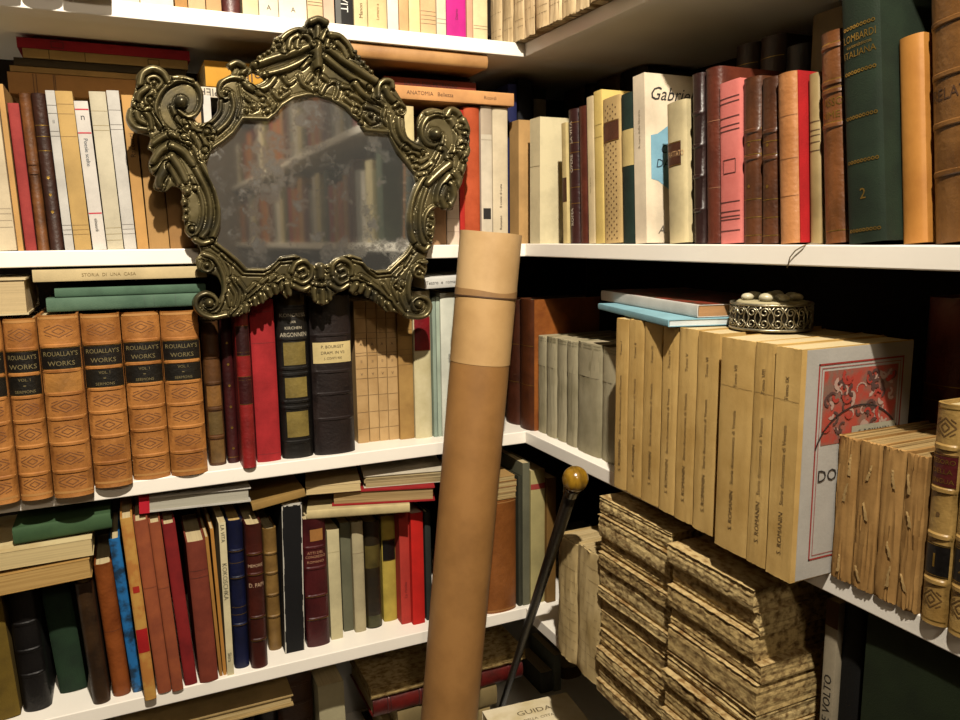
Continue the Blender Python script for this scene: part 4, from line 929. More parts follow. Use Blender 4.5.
mb = MB(); mb.lathe([(rb_*math.cos(a), Lc+.002+rb_*math.sin(a)) for a in np.linspace(-PI/2, PI/2, 21)], n=32, capped=False)
tiger = mat('gloss', '9a7420', '3a2608'); hd = mb.build('ball_handle', tiger, cane, True); hd['label'] = 'polished golden brown ball'
mb = MB(); mb.lathe([(.0045, -.003), (.0056, .0), (.0056, .012), (.0045, .014)], n=16); mb.build('ferrule', mat('metal', '6a6458'), cane)
for nd in tiger.node_tree.nodes:
    if nd.type == 'MAPPING': nd.inputs['Scale'].default_value = (4, 1, 1)

# ================================================================== the mirror
YM = -.030
SIL_ = [(305.8,23.3),(308,19),(316.7,16.3),(325,19.5),(328.5,24),(330.5,28),(333,32),(338,33.3),(346.7,40),(355,46.7),(362,57),(371.7,68),(378.3,77),(382,80),(388,78),(394,80),(396,86),(400,93),(405,101),(407.5,108),(406.5,116),(407.5,130),(411,137.5),(417,140.5),(420,135),(419,126),(420,117.5),(425,110),(432.5,107),(440,108),(445,109),(450,106),(457.5,107),(462,111),(467.5,117.5),(470,127.5),(472,137.5),(471.5,145),(469.5,153.5),(468.5,166),(466.7,173),(464,181.5),(460,184),(459.5,193),(456,199.5),(455,209.4),(446,209.4),(438.7,206),(436,211),(437.3,220),(436.6,231),(434.5,242),(431,250),(427.5,259),(429,265),(428,273.7),(423,279),(413.5,278),(410.6,285.4),(411,293),(415,297),(422,295),(429.6,298.5),(432.5,307),(431,314.6),(425,318),(416.5,319),(407.7,317.5),(397.5,312.4),(387.3,311.7),(382,306),(377,303),(368.3,297),(364,292.7),(358,295.6),(352.3,294),(349.4,288.3),(343.5,291.3),(334.8,295.6),(330.4,303),(323.9,305.5),(316.5,303),(312.7,294),(304,292.7),(293.8,288.3),(288,299.3),(280.6,292.7),(270.4,298.5),(261.7,304.4),(251.5,307.3),(250,313),(238.3,316),(228,318.5),(215,320.4),(202,317.5),(194.6,310),(192.4,303),(196,295.6),(204.8,292),(213.5,294),(218.6,301.5),(222,294),(221.6,284),(216.5,276),(206.3,273.7),(199,270.8),(197,265),(196,259),(201,253),(200,247.5),(196,241.7),(190,237),(186,232),(184,216.6),(182.3,202),(182,190),(173.3,186),(166,191.4),(155.3,189.6),(153.5,184),(156,177),(149.9,171.5),(149,160.7),(153,152),(148,148),(149.9,140.8),(150,136),(143.8,133.8),(133.8,131),(127.5,123.8),(126,116),(130,108.8),(131,101),(133.8,92.5),(136,83.8),(136,75),(141,68.8),(150,64.4),(160,65),(166,70),(170,73.8),(178.8,75),(190,77.5),(197.5,85),(203,96),(202.5,106),(197.5,116),(193.5,120),(201,122),(210,120),(217.5,112.5),(220,103.8),(219,96),(216.9,88.8),(218.8,80),(226,76),(232.5,72),(230,66),(228,62.5),(236.7,59),(245,61.7),(249,67),(252.5,61.7),(261.7,55),(271.7,47),(275,36.7),(283.3,33.3),(293.3,26.7),(301.7,25.8)]
OPEN = [(244.5,119),(269.5,120),(275,115),(283,106.4),(294.5,99),(307,96),(319.5,96.2),(333,100),(347,108.5),(358,120),(365,131),(377,132),(389,132.8),(391.7,139.7),(397,151),(407,163),(415,173),(418,184),(414,197),(410,213),(409,230),(412,244),(405.5,253.6),(394.5,263.7),(388,270),(373.6,271),(366.7,266.5),(360,258),(350,254.4),(340,257),(333,262),(327,265),(321,262.5),(315,266),(310,265),(305.5,259),(296,254.4),(283,256.4),(275,265),(268,268.5),(248,268.5),(239,259),(228,250),(216.7,241.5),(219.4,230),(220,210.5),(215,191),(207,174),(206.5,164),(212.5,149.4),(225,141),(234.7,133)]
HOLE = [(247,76),(253,71.5),(261,74.5),(265,79),(261,82),(254,84)]
def cr(pts, k=5):
    P = [np.array(p, float) for p in pts]
    if len(P) < 3: return P
    P = [2*P[0]-P[1]]+P+[2*P[-1]-P[-2]]; o = []
    for i in range(1, len(P)-2):
        for j in range(k):
            t = j/k; a, b, c, d = P[i-1:i+3]
            o.append(.5*((2*b)+(-a+c)*t+(2*a-5*b+4*c-d)*t*t+(-a+3*b-3*c+d)*t**3))
    o.append(P[-2]); return o
S = []                      # raised strokes: points, r0, r1, lift
def s(pts, r0, r1=None, lift=3.2): S.append((cr(pts), r0, r1 if r1 else r0, lift))
def ball(x, y, r, lift=3.5): S.append(([np.array((x, y), float), np.array((x+.3, y), float)], r, r, lift))
def mir(pts): return pts
# rim of the glass
rim = [np.array(p, float) for p in OPEN]+[np.array(OPEN[0], float)]
ctr = np.array((315., 190.))
S.append(([p+(p-ctr)/np.linalg.norm(p-ctr)*2.2 for p in rim], 2.3, 2.3, 4.2))
S.append(([p+(p-ctr)/np.linalg.norm(p-ctr)*7.0 for p in rim[20:46]], 1.5, 1.5, 3.0))
# upper left volute
s([(176,136),(166,130),(158,120),(155.5,107),(159,95),(167,85),(179,79.5),(190,80),(198,86),(201.5,96),(200.5,106),(195.5,114),(188,116.5),(181,112),(175,107)], 3.6, 2.2, 4.5)
s([(160,127),(150.5,110),(155,92),(165,80),(180,76),(193,79.5)], 2.2, 2, 3)
ball(181, 101.5, 6.8, 4)
s([(172,107),(177,118),(184,130),(193,145),(203,165),(213,184),(218.5,203),(218.5,222),(212,239)], 2.6, 3.4, 5)
s([(180,132),(189,156),(199,174),(208,193),(211,212),(208,229),(202,237)], 3, 3.2, 4)
s([(192,178),(201,196),(203.5,212),(200,228),(193,236),(187,231),(189,225),(194,226)], 2.4, 1.8, 4)
for x, y, r in ((187,191,4.2),(184.5,202,3.6),(186,210,2.6),(185.5,218,3.4),(192,229,3.2),(195,188,3)): ball(x, y, r)
s([(166,130),(170,150),(168,170),(163,187)], 2.6, 3, 3.5)
for p, r in (([(168,134),(160,138),(153,143)],4.4),([(169,145),(160,151),(153,161)],5.2),([(168,158),(161,166),(154,170)],4.2),([(167,166),(160,178),(159,185)],5.4),([(170,166),(175,176),(179,183)],4),
             ([(172,134),(182,138),(190,143)],3.8),([(173,146),(184,152),(193,163)],5),([(172,156),(180,168),(186,180)],4.6),([(178,118),(186,126),(196,131)],3),([(184,136),(192,138),(200,146)],3.2)): s(p, r, r*.75, 3)
for p, r in (([(140,84),(143,73),(153,68),(163,72),(168,80)],4.4),([(150,86),(148,78),(156,76),(162,82),(158,88)],2.4),([(147,88),(139,94),(137,103)],4.2),([(152,92),(146,99),(148,107)],3),([(131,111),(130,119),(136,127),(147,129)],4.4),([(137,111),(139,119),(146,123)],3.6),
             ([(145,111),(150,118),(152,128)],3.2),([(134,104),(142,108),(150,108)],3)): s(p, r, r*.8, 3.2)
for x, y, r in ((154,82,2.5),(139,105,2.2),(142,106.5,1.8),(150,99,2.6)): ball(x, y, r)
# upper right volute
s([(450,158),(456.5,147),(457,133),(452,120),(441,113.5),(430,116),(423.5,125),(423,135),(428,143),(436,145),(442,141),(443.5,134)], 3.2, 2, 4.5)
ball(436.2, 133.5, 6.2, 4)
s([(444,136),(442,146),(437,157),(429,170),(419,186),(412.6,202),(410.8,220),(412.6,236),(418,246)], 2.2, 3.2, 5)
s([(432,176),(426,192),(422,206),(420.7,224),(423.4,240),(429,247)], 2.6, 2.6, 4)
s([(437,205),(430,210),(425.5,220),(426,232),(431,241)], 2.2, 1.8, 3.6)
for x, y, r in ((433,216,2.6),(431.5,225,2.2),(431,234,2.4),(432,241,2)): ball(x, y, r)
s([(452,156),(452,175),(448,192),(449,207)], 2.2, 2.8, 3.5)
for p, r in (([(450,164),(440,172),(429,183)],4.6),([(450,176),(441,188),(438,201)],4.6),([(461,150),(465,160),(462,172)],4.4),([(455,172),(460,180),(456,190)],4),([(452,184),(455,196),(451,206)],4),([(446,188),(443,198),(446,207)],3.6),
             ([(428,112),(436,110),(444,112)],2.6),([(448,114),(452,109),(459,112),(463,119)],3.6),([(464,120),(468,130),(466,140)],4),([(464,142),(468,150),(465,160)],4),([(458,128),(462,136),(459,146)],3),([(440,148),(446,150),(447,158)],2.6)): s(p, r, r*.8, 3.2)
for x, y, r in ((461,126,2.6),(465,133,2.4),(463,147,2.6),(467,160,2.4)): ball(x, y, r)
# crest
s([(310.5,21.5),(318,19),(326,22.5)], 4.2, 4, 6)
for p, r in (([(318,52),(316,40),(311,30)],3),([(318,52),(318,38),(318,27)],3.2),([(319,52),(322,40),(327,30)],3)): s(p, r, r, 5)
s([(316,46),(317,56),(318,66)], 6.5, 5.5, 6)
s([(309,46),(292,52),(272,58),(255,64)], 4, 4.2, 5); s([(309,57),(296,64),(281,70),(264,74)], 3.4, 3, 4.6); s([(310,60),(303,67)], 2.6, 2.2, 4)
s([(326,46),(340,57),(355,67),(377,81)], 4, 3.8, 5); s([(326,57),(338,67),(352,77),(369,86)], 3.8, 3.4, 5); s([(355,84),(366,95),(379,101)], 3.6, 3, 4)
ball(254, 65, 3.2, 6); ball(264, 74, 2.6, 5); ball(370, 87, 3, 5)
s([(297,46),(299,37),(304,34),(310,38),(313,46)], 2.8, 2.2, 5); s([(327,46),(329,39),(334,38),(337,43),(334,47)], 2.6, 2, 5)
s([(284,50),(281,41),(288,33),(298,29),(305,30)], 3.8, 3, 3.6); s([(289,47),(291,39),(298,34)], 3, 2.4, 3.4); s([(331,34),(340,36),(348,44),(354,54)], 3.8, 3.4, 3.6); s([(338,42),(344,48),(348,56)], 3, 2.4, 3)
for x, y in ((277,39),(279,45),(273.5,47.5),(269,51),(264.5,54),(260,56.5),(356,51),(359.5,56.5),(364,62),(368,67),(372,71)): ball(x, y, 2.3, 3.6)
s([(251,85),(258,89),(268,86),(275,78)], 3.4, 3, 4)
s([(246,68),(242,75),(246,84),(253,89)], 3.4, 3, 4)
fol = [[(284,77),(289,83),(297,78)],[(300,75),(303,83),(309,87),(316,91)],[(318,72),(317,82),(318,91)],[(322,92),(327,84),(335,81),(340,86)],[(313,75),(308,81)],[(323,76),(328,80)],[(340,84),(338,92),(336,97)],[(283,95),(288,90),(284,87)],[(274,92),(280,98),(290,92)],[(258,92),(266,97),(272,104)],[(262,104),(268,108),(264,112)],[(252,102),(258,106),(252,110)],[(244,96),(250,100)],[(276,104),(272,110)],[(343,86),(350,88),(354,93)],[(350,94),(358,97),(364,102)],[(356,104),(362,108),(360,114)],[(366,106),(374,108),(382,113)],[(366,116),(372,122),(380,120)],[(374,96),(384,104)],[(386,110),(384,118),(388,124)],[(346,98),(352,103)]]
for p in fol: s(p, 2.7, 2, 3.2)
for x, y, r in ((317,88,3),(268,110,3),(254,106,3.2),(263,99,2.6),(281,91,2.6),(356,110,3),(372,114,3),(379,118,2.8),(362,122,2.6),(348,92,2.6),(247,110,2.4)): ball(x, y, r)
# left shoulder
s([(243,78),(232,77),(222,82),(219,91),(223,98),(229,97),(231,92),(227,89.5)], 2.4, 1.8, 4.6); ball(226.5, 92, 2.6, 4)
s([(232,94),(234,107),(228,121),(216,132),(205,139)], 2.6, 3, 4.2); s([(221,101),(220,111),(212,121),(202,126)], 2.6, 2.2, 3.8); s([(240,84),(242,100),(238,116)], 1.6, 1.4, 3)
s([(230,65),(237,62),(244,65)], 3.4, 3, 4.4)
for p, r in (([(189,123),(197,130),(207,131)],3.6),([(200,137),(207,146),(205,156)],4.2),([(193,134),(200,146),(202,158)],3.2),([(209,127),(214,133)],3.2),([(184,120),(188,128)],2.4)): s(p, r, r*.75, 3.4)
for x, y, r in ((207,131.5,3.2),(213,137,2.6),(205,150,3.2),(187,127,2.6)): ball(x, y, r)
# right shoulder
s([(379,96),(379.5,86),(385,80),(392,81),(394,87)], 3, 2.4, 4.6); s([(386,88),(391,97),(398,103)], 4, 3.4, 3.4)
s([(395,106),(400,103),(405,106),(405.5,112),(401,115),(398,111)], 2.2, 1.8, 4.6); ball(402, 110, 2.4, 4)
s([(399,118),(400,129),(405,139),(414,146),(426,151)], 2.8, 2.6, 4.2); s([(391,116),(393,130),(400,143),(409,153)], 2.4, 2.2, 3.8)
for p, r in (([(405,146),(411,152),(420,154)],3.2),([(412,158),(420,161),(428,158)],3.2),([(416,166),(423,168),(431,162)],3),([(420,174),(426,172)],2.6)): s(p, r, r*.8, 3.2)
for x, y, r in ((407.5,148,2.8),(413,157,2.8),(417,166,2.6),(424,152,2.4)): ball(x, y, r)
# apron, left
s([(195,240),(203,243),(212,241)], 3.4, 2.6, 5)
s([(204,257),(211,259),(213.5,266),(208.5,271.5),(201.5,268.5),(201,262)], 2.2, 1.6, 4.4); ball(207, 265, 2.8, 4)
s([(204,254),(215,259),(223,274),(225.5,290),(221,303),(214,314)], 2.4, 2.8, 4.6)
s([(238,314),(226,315),(213,317.5),(202,314),(196,306),(198,297.5),(206,293.5),(214,296.5),(217,303),(212,308.5),(206,306)], 3.2, 2.2, 5); ball(209.5, 303, 4.6, 4.4)
for p, r in (([(226,258),(231,270),(229,284)],2),([(222,254),(232,263)],1.8),([(233,278),(240,290),(239,303),(231,314)],2.4),([(238,280),(246,293),(243,306)],2.2),([(262,287),(252,296),(243,309)],2.6),([(231,286),(236,296),(234,306)],2),([(256,284),(248,292)],2),([(228,296),(230,306)],2.2)): s(p, r, r*.8, 3.4)
s([(284,278),(268,287),(253,299),(234,316)], 2.4, 2, 4.4)
for p, r in (([(284,284),(281,290)],3.8),([(275,287),(277,293)],3.4),([(268,290),(271,296)],3.4),([(261,295),(263,302)],3.2),([(255,299),(256,305)],3),([(247,306),(246,312)],3.2),([(288,284),(290,294)],4),([(276,276),(270,281)],2.4),([(268,278),(262,283)],2.2)): s(p, r, r*.75, 3.6)
s([(292,272),(297,263),(306,261),(312.5,268),(311,278),(303,283),(295,280)], 2.6, 2.4, 4.6); s([(299,270),(305,268),(307,274),(302,277)], 2.2, 1.8, 4.4); s([(294,286),(304,289.5),(314,284)], 3, 2.6, 4)
s([(321,267),(321.3,276)], 4.6, 4.2, 5.5)
s([(318,284),(315,291),(315.5,300)], 2.6, 2.8, 4); s([(322,284),(323,294),(323.5,303)], 3.6, 3, 4.4); s([(326,284),(330,290),(331,299)], 2.6, 2.4, 4); s([(313,283),(322,285),(330,283)], 2.2, 2.2, 3.8)
# apron, right
s([(333,274),(333.5,265),(340,259.5),(349,262),(353,270),(349.5,280),(341,283.5),(334,278)], 2.6, 2.4, 4.6); s([(340,270),(345,268.5),(347,274),(341.5,277)], 2.2, 1.8, 4.4); s([(331,285),(340,289.5),(349,285)], 3, 2.6, 4)
s([(353,279),(370,283),(387,296),(407,316)], 2.4, 2, 4.4)
for p, r in (([(357,285),(353,291)],4),([(364,286),(361,292)],3.4),([(370,290),(368,296)],3.4),([(376,294),(376,300)],3.2),([(382,299),(383,305)],3),([(389,304),(392,310)],3),([(362,276),(370,280)],2.2),([(384,284),(390,294)],2)): s(p, r, r*.75, 3.6)
for p, r in (([(398,277),(394,288),(399,300)],2.4),([(404,283),(401,295),(407,309)],2.4),([(408,262),(402,270),(396,276)],2),([(412,256),(406,266)],1.8),([(397,286),(402,290)],2)): s(p, r, r*.8, 3.4)
s([(427,262),(420,264),(413,273),(409.5,286),(410.5,298),(417,311)], 2.4, 2.6, 4.6)
s([(424,278),(416,275.5),(414.5,268),(420,265.5),(425,270)], 2, 1.6, 4.4); ball(420, 272, 2.6, 4)
s([(408,316),(418,317.5),(427,315),(431,307),(428,299.5),(420,297.5),(414,302),(415,309),(420,309)], 2.8, 2, 5); ball(419.5, 304, 4.2, 4.4)
s([(418,246),(425,250),(430,246)], 3, 2.6, 5)

STEP = .6
gx = np.arange(121, 477, STEP); gy = np.arange(12, 325, STEP)
GX, GY = np.meshgrid(gx, gy)
def seg_d(ax_, ay_, bx_, by_, X, Y):
    dx, dy = bx_-ax_, by_-ay_; l2 = dx*dx+dy*dy+1e-9
    t = np.clip(((X-ax_)*dx+(Y-ay_)*dy)/l2, 0, 1)
    return np.hypot(X-ax_-t*dx, Y-ay_-t*dy), t
def poly_sd(poly):
    D = np.full(GX.shape, 1e9); ins = np.zeros(GX.shape, bool); n_ = len(poly)
    for i in range(n_):
        a, b = poly[i], poly[(i+1) % n_]
        d, _ = seg_d(a[0], a[1], b[0], b[1], GX, GY); D = np.minimum(D, d)
        c = ((a[1] > GY) != (b[1] > GY)) & (GX < (b[0]-a[0])*(GY-a[1])/((b[1]-a[1]) or 1e-9)+a[0]); ins ^= c
    return np.where(ins, D, -D)
sil = poly_sd([tuple(p) for p in cr(SIL_+[SIL_[0]], 3)]); opn = poly_sd(OPEN); hol = poly_sd(HOLE)
plate = np.minimum(np.minimum(sil, -opn), -hol)
Hh = np.where(plate > 0, 1.0+1.2*np.clip(plate/3, 0, 1)**.5, 0.0)
cov = plate.copy()
for pts, r0, r1, lift in S:
    n_ = len(pts); R_ = max(r0, r1)+2.5
    xs_, ys_ = [p[0] for p in pts], [p[1] for p in pts]
    x0, x1 = np.searchsorted(gx, [min(xs_)-R_, max(xs_)+R_]); y0, y1 = np.searchsorted(gy, [min(ys_)-R_, max(ys_)+R_])
    if x1 <= x0 or y1 <= y0: continue
    sx_, sy_ = GX[y0:y1, x0:x1], GY[y0:y1, x0:x1]
    sd = np.full(sx_.shape, -99.0); hh_ = np.zeros(sx_.shape)
    for i in range(n_-1):
        a, b = pts[i], pts[i+1]; ra, rb_2 = r0+(r1-r0)*i/max(n_-1, 1), r0+(r1-r0)*(i+1)/max(n_-1, 1)
        d, t = seg_d(a[0], a[1], b[0], b[1], sx_, sy_)
        rr = ra+(rb_2-ra)*t
        sd = np.maximum(sd, rr-d); hh_ = np.maximum(hh_, np.where(d < rr, -.4+lift*.75+1.55*np.sqrt(np.maximum(rr*rr-d*d, 0)), 0))
    sub = Hh[y0:y1, x0:x1]
    groove = (sd <= 0) & (sd > -1.15)                       # an undercut line round every raised ornament
    sub[groove] = np.minimum(sub[groove], .35+.35*np.abs(sd[groove]))
    np.maximum(sub, hh_, out=sub)
    sc_ = cov[y0:y1, x0:x1]; np.maximum(sc_, np.where(sil[y0:y1, x0:x1] > -2.2, sd, -9), out=sc_)
cov = np.minimum(cov, -opn+1.2); cov = np.minimum(cov, -hol+1)
Hs = Hh.copy(); Hs[1:-1, 1:-1] = (Hh[1:-1, 1:-1]*4+Hh[:-2, 1:-1]+Hh[2:, 1:-1]+Hh[1:-1, :-2]+Hh[1:-1, 2:])/8; Hh = Hs
ny, nx = GX.shape
inside = cov > 0
cell = inside[:-1, :-1] | inside[1:, :-1] | inside[:-1, 1:] | inside[1:, 1:]
gyg, gxg = np.gradient(cov, STEP); gn = np.hypot(gxg, gyg)+1e-6
mv = np.where(inside, 0, np.clip(-cov, 0, 1.2))
PX, PY = GX+gxg/gn*mv, GY+gyg/gn*mv
d0 = (PX-480)/F; d1 = -(PY-360)/F
DX = RM[0, 0]*d0+RM[1, 0]*d1+RM[2, 0]; DY = RM[0, 1]*d0+RM[1, 1]*d1+RM[2, 1]; DZ = RM[0, 2]*d0+RM[1, 2]*d1+RM[2, 2]
tt = (YM-CP[1])/DY; WX, WZ = CP[0]+tt*DX, CP[2]+tt*DZ
YB = -.0185
WY = -.0215-np.where(inside, Hh, 0)*.00135
mx, mz = WX.mean(), 1.32
mir_root = empty('ornate_mirror', (at(320, 200, 1, YM)[0], 0, 1.2)); tag(mir_root, 'antique mirror in an ornate dark bronze scrolled frame hanging on the shelves', 'mirror')
ox, oz = mir_root.location[0], mir_root.location[2]
# bronze
bz = bpy.data.materials.new('bronze'); bz.use_nodes = True; nt = bz.node_tree; b = nt.nodes['Principled BSDF']
tc = nt.nodes.new('ShaderNodeTexCoord'); n1 = nt.nodes.new('ShaderNodeTexNoise'); n1.inputs['Scale'].default_value = 28; n1.inputs['Detail'].default_value = 6
r1 = nt.nodes.new('ShaderNodeValToRGB'); e = r1.color_ramp.elements; e[0].position = .3; e[0].color = lin('4a4638'); e[1].position = .7; e[1].color = lin('8a7f5c')
em = e.new(.5); em.color = lin('6a603f')
nt.links.new(tc.outputs['Object'], n1.inputs['Vector']); nt.links.new(n1.outputs['Fac'], r1.inputs['Fac']); nt.links.new(r1.outputs['Color'], b.inputs['Base Color'])
b.inputs['Metallic'].default_value = .6; b.inputs['Roughness'].default_value = .33
n2 = nt.nodes.new('ShaderNodeTexNoise'); n2.inputs['Scale'].default_value = 350; bp = nt.nodes.new('ShaderNodeBump'); bp.inputs['Strength'].default_value = .15; bp.inputs['Distance'].default_value = .001
nt.links.new(tc.outputs['Object'], n2.inputs['Vector']); nt.links.new(n2.outputs['Fac'], bp.inputs['Height']); nt.links.new(bp.outputs['Normal'], b.inputs['Normal'])
# split the casting into the ornaments one can name
CX, CY = (GX[:-1, :-1]+GX[1:, 1:])/2, (GY[:-1, :-1]+GY[1:, 1:])/2
grp = np.zeros(cell.shape, int)
grp[(CY < 92-.0*CX) & (CX > 250) & (CX < 380) & (CY < 72+.10*np.abs(CX-318)+8)] = 1
grp[(CX < 204-0*CY) & (CY < 196) & (CX+.45*(CY-120) < 212)] = 2
grp[(CX > 419) & (CY < 212) & (CX > 419+.0*CY) & (CX-.35*(CY-120) > 402)] = 3
grp[((CX-210)**2+(CY-305)**2 < 19**2)] = 4
grp[((CX-420)**2+(CY-306)**2 < 16**2)] = 5
names = ['frame_moulding', 'crest_ornament', 'scroll_leaf', 'scroll_leaf', 'scroll_foot', 'scroll_foot']
labs = [None, 'ribboned crest with crossed stems on top', 'upper left scroll with hanging leaf', 'upper right scroll with hanging leaf', 'lower left curled foot', 'lower right curled foot']
idx = np.arange(ny*nx).reshape(ny, nx)
A4 = np.stack([idx[:-1, :-1], idx[1:, :-1], idx[1:, 1:], idx[:-1, 1:]], -1)
allF = A4[cell]
E_ = np.concatenate([allF[:, [i, (i+1) % 4]] for i in range(4)]); key = E_.min(1)*(ny*nx)+E_.max(1)
uq, cnt = np.unique(key, return_counts=True); border = set(uq[cnt == 1].tolist())
VX, VY, VZ = WX.ravel()-ox, WY.ravel(), WZ.ravel()-oz
for g in range(6):
    Fg = A4[cell & (grp == g)]
    used = np.unique(Fg); remap = {int(u_): i for i, u_ in enumerate(used)}
    V = [(VX[u_], VY[u_], VZ[u_]) for u_ in used]; Fl = [[remap[int(q)] for q in f] for f in Fg]
    bm_ = {}
    for f in Fg:
        for i in range(4):
            a, c_ = int(f[i]), int(f[(i+1) % 4])
            if min(a, c_)*(ny*nx)+max(a, c_) in border:
                for v_ in (a, c_):
                    if v_ not in bm_: bm_[v_] = len(V); V.append((VX[v_], YB, VZ[v_]))
                Fl.append([remap[c_], remap[a], bm_[a], bm_[c_]])
    me = bpy.data.meshes.new(names[g]); me.from_pydata(V, [], Fl); me.update(); me.polygons.foreach_set('use_smooth', [True]*len(me.polygons))
    o = link(names[g], me, bz, mir_root)
    if labs[g]: o['label'] = labs[g]
# old silvered glass
gm = bpy.data.materials.new('foxed_mirror_glass'); gm.use_nodes = True; nt = gm.node_tree; b = nt.nodes['Principled BSDF']; L = nt.links
tc = nt.nodes.new('ShaderNodeTexCoord')
n1 = nt.nodes.new('ShaderNodeTexNoise'); n1.inputs['Scale'].default_value = 26; n1.inputs['Detail'].default_value = 9; n1.inputs['Roughness'].default_value = .72
n3 = nt.nodes.new('ShaderNodeTexVoronoi'); n3.inputs['Scale'].default_value = 24; n3.feature = 'F1'
n4 = nt.nodes.new('ShaderNodeTexNoise'); n4.inputs['Scale'].default_value = 160; n4.inputs['Detail'].default_value = 4
for q in (n1, n4): L.new(tc.outputs['Object'], q.inputs['Vector'])
vd = nt.nodes.new('ShaderNodeMix'); vd.data_type = 'VECTOR'; vd.inputs[0].default_value = .03; L.new(tc.outputs['Object'], vd.inputs[4]); L.new(n4.outputs['Color'], vd.inputs[5]); L.new(vd.outputs[1], n3.inputs['Vector'])
r1 = nt.nodes.new('ShaderNodeValToRGB'); r1.color_ramp.elements[0].position = .52; r1.color_ramp.elements[1].position = .78; L.new(n1.outputs['Fac'], r1.inputs['Fac'])
r3 = nt.nodes.new('ShaderNodeValToRGB'); r3.color_ramp.elements[0].position = .10; r3.color_ramp.elements[0].color = (1, 1, 1, 1); r3.color_ramp.elements[1].position = .24; r3.color_ramp.elements[1].color = (0, 0, 0, 1); L.new(n3.outputs['Distance'], r3.inputs['Fac'])
mxn = nt.nodes.new('ShaderNodeMath'); mxn.operation = 'MAXIMUM'; L.new(r1.outputs['Color'], mxn.inputs[0])
ml = nt.nodes.new('ShaderNodeMath'); ml.operation = 'MULTIPLY'; L.new(r3.outputs['Color'], ml.inputs[0]); L.new(n4.outputs['Fac'], ml.inputs[1]); L.new(ml.outputs[0], mxn.inputs[1])
mc = nt.nodes.new('ShaderNodeMix'); mc.data_type = 'RGBA'; mc.inputs[6].default_value = (.80, .81, .78, 1); mc.inputs[7].default_value = (.15, .148, .138, 1); L.new(mxn.outputs[0], mc.inputs[0]); L.new(mc.outputs[2], b.inputs['Base Color'])
mm = nt.nodes.new('ShaderNodeMapRange'); mm.inputs[3].default_value = .965; mm.inputs[4].default_value = .86; L.new(mxn.outputs[0], mm.inputs[0]); L.new(mm.outputs[0], b.inputs['Metallic'])
mr = nt.nodes.new('ShaderNodeMapRange'); mr.inputs[3].default_value = .04; mr.inputs[4].default_value = .36; L.new(mxn.outputs[0], mr.inputs[0]); L.new(mr.outputs[0], b.inputs['Roughness'])
def flat_poly(name, poly, y0, y1, m):
    W = [at(p[0], p[1], 1, YM) for p in poly]; n_ = len(W)
    V = [(w[0]-ox, y0, w[2]-oz) for w in W]+[(w[0]-ox, y1, w[2]-oz) for w in W]
    me = bpy.data.meshes.new(name); me.from_pydata(V, [], [tuple(range(n_)), tuple(range(2*n_-1, n_-1, -1))]+[(i, i+n_, (i+1) % n_+n_, (i+1) % n_) for i in range(n_)]); me.update()
    bm = bmesh.new(); bm.from_mesh(me); bmesh.ops.triangulate(bm, faces=[f for f in bm.faces if len(f.verts) > 4]); bmesh.ops.recalc_face_normals(bm, faces=bm.faces); bm.to_mesh(me); bm.free()
    return link(name, me, m, mir_root)
big = [tuple(np.array(p)+(np.array(p)-ctr)/np.linalg.norm(np.array(p)-ctr)*3.5) for p in OPEN]
flat_poly('mirror_glass', big, -.0222, -.0190, gm)
flat_poly('back_board', big, -.0184, -.0003, mat('wood', '4a3522', '33230f'))

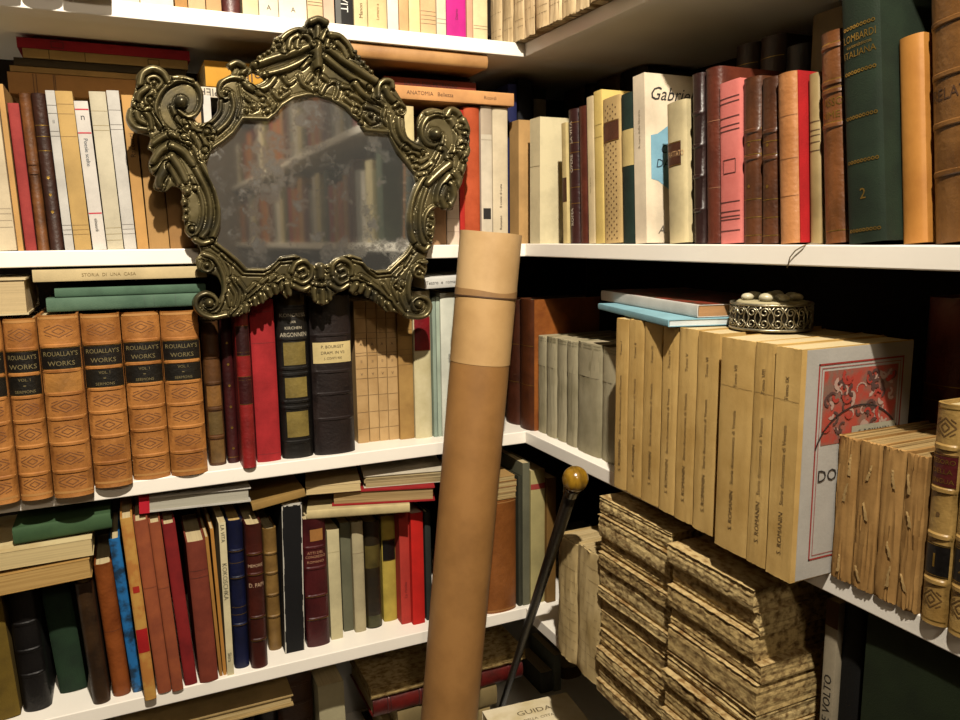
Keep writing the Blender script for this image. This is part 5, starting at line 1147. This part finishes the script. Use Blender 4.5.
# ================================================================== books further along the upper right shelves, seen only in the mirror
rn = random.Random(40)
cols = [('tan', 'b58c55'), ('red', '9a2c22'), ('cream', 'd2c294'), ('brown', '5c3820'), ('orange', 'b8642e'), ('green', '3c4a34'), ('white', 'dcd4c4'), ('maroon', '5a2220'), ('ochre', 'a88040'), ('olive', '6c6438'), ('grey', '8c8a80')]
for row, nm, hh in (('B', 'upper', .2), ('A', 'top', .19)):
    y = -.80 if row == 'B' else -.75; i = 0
    while y > -3.25:
        w = rn.uniform(.035, .06)*(1 if y > -1.6 else 1.35); cn, ch = cols[(i*4+len(nm)) % 11]; h = hh*rn.uniform(.8, 1.15)
        o = book(w, h, .14, 'cloth' if i % 3 else 'pb', ch)
        o.matrix_world = Matrix.Translation((.012, y, TOP[row])) @ Matrix.Rotation(-PI/2, 4, 'Z')
        fin(o, f'{cn} book on the {nm} right shelf outside the photo, {i+1} past the right edge', f'books further along the {nm} right shelf'); y -= w+.001; i += 1

# ================================================================== light and camera
def light(name, kind, loc, energy, col, size, rot=None, **k):
    l = bpy.data.lights.new(name, kind); l.energy = energy; l.color = col
    if kind == 'SPOT': l.shadow_soft_size = size; l.spot_size = k.get('spot', 2.2); l.spot_blend = k.get('blend', .6)
    elif kind == 'POINT': l.shadow_soft_size = size
    o = bpy.data.objects.new(name, l); C.objects.link(o); o.location = loc
    if rot is not None: o.rotation_euler = rot
    return o
LP = Vector((-.50, -1.15, 2.3)); aim = Vector((-.40, .0, 1.07))
q = (aim-LP).to_track_quat('-Z', 'Y').to_euler()
light('ceiling_spot', 'SPOT', LP, 235, (1, .9, .75), .02, q, spot=1.6, blend=1.0)
light('reflection_fill', 'POINT', (-.55, -2.3, 2.15), 36, (1, .82, .6), .12)  # added unseen fill light that brightens the books reflected in the mirror
w = bpy.data.worlds.new('World'); scn.world = w; w.use_nodes = True
w.node_tree.nodes['Background'].inputs[0].default_value = (.05, .04, .03, 1); w.node_tree.nodes['Background'].inputs[1].default_value = .3
cam = bpy.data.cameras.new('Camera'); co = bpy.data.objects.new('Camera', cam); C.objects.link(co)
cam.sensor_fit = 'HORIZONTAL'; cam.sensor_width = 36; cam.lens = F/960*36; cam.clip_start = .01
R3 = Matrix(((RM[0][0], RM[1][0], -RM[2][0]), (RM[0][1], RM[1][1], -RM[2][1]), (RM[0][2], RM[1][2], -RM[2][2])))
co.matrix_world = Matrix.Translation(Vector(CP)) @ R3.to_4x4()
scn.camera = co
scn.view_settings.view_transform = 'Standard'; scn.view_settings.look = 'None'; scn.view_settings.exposure = 0; scn.view_settings.gamma = 1; scn.view_settings.use_curve_mapping = False

for d in DBG: print('TRIM', d)

print('TUBE', base, pt, [tuple(np.round(base-ax*((z-base[2])/-ax[2]), 3)) for z in (.3, .6, .9, 1.2)])
print('CANE', hb, ft)
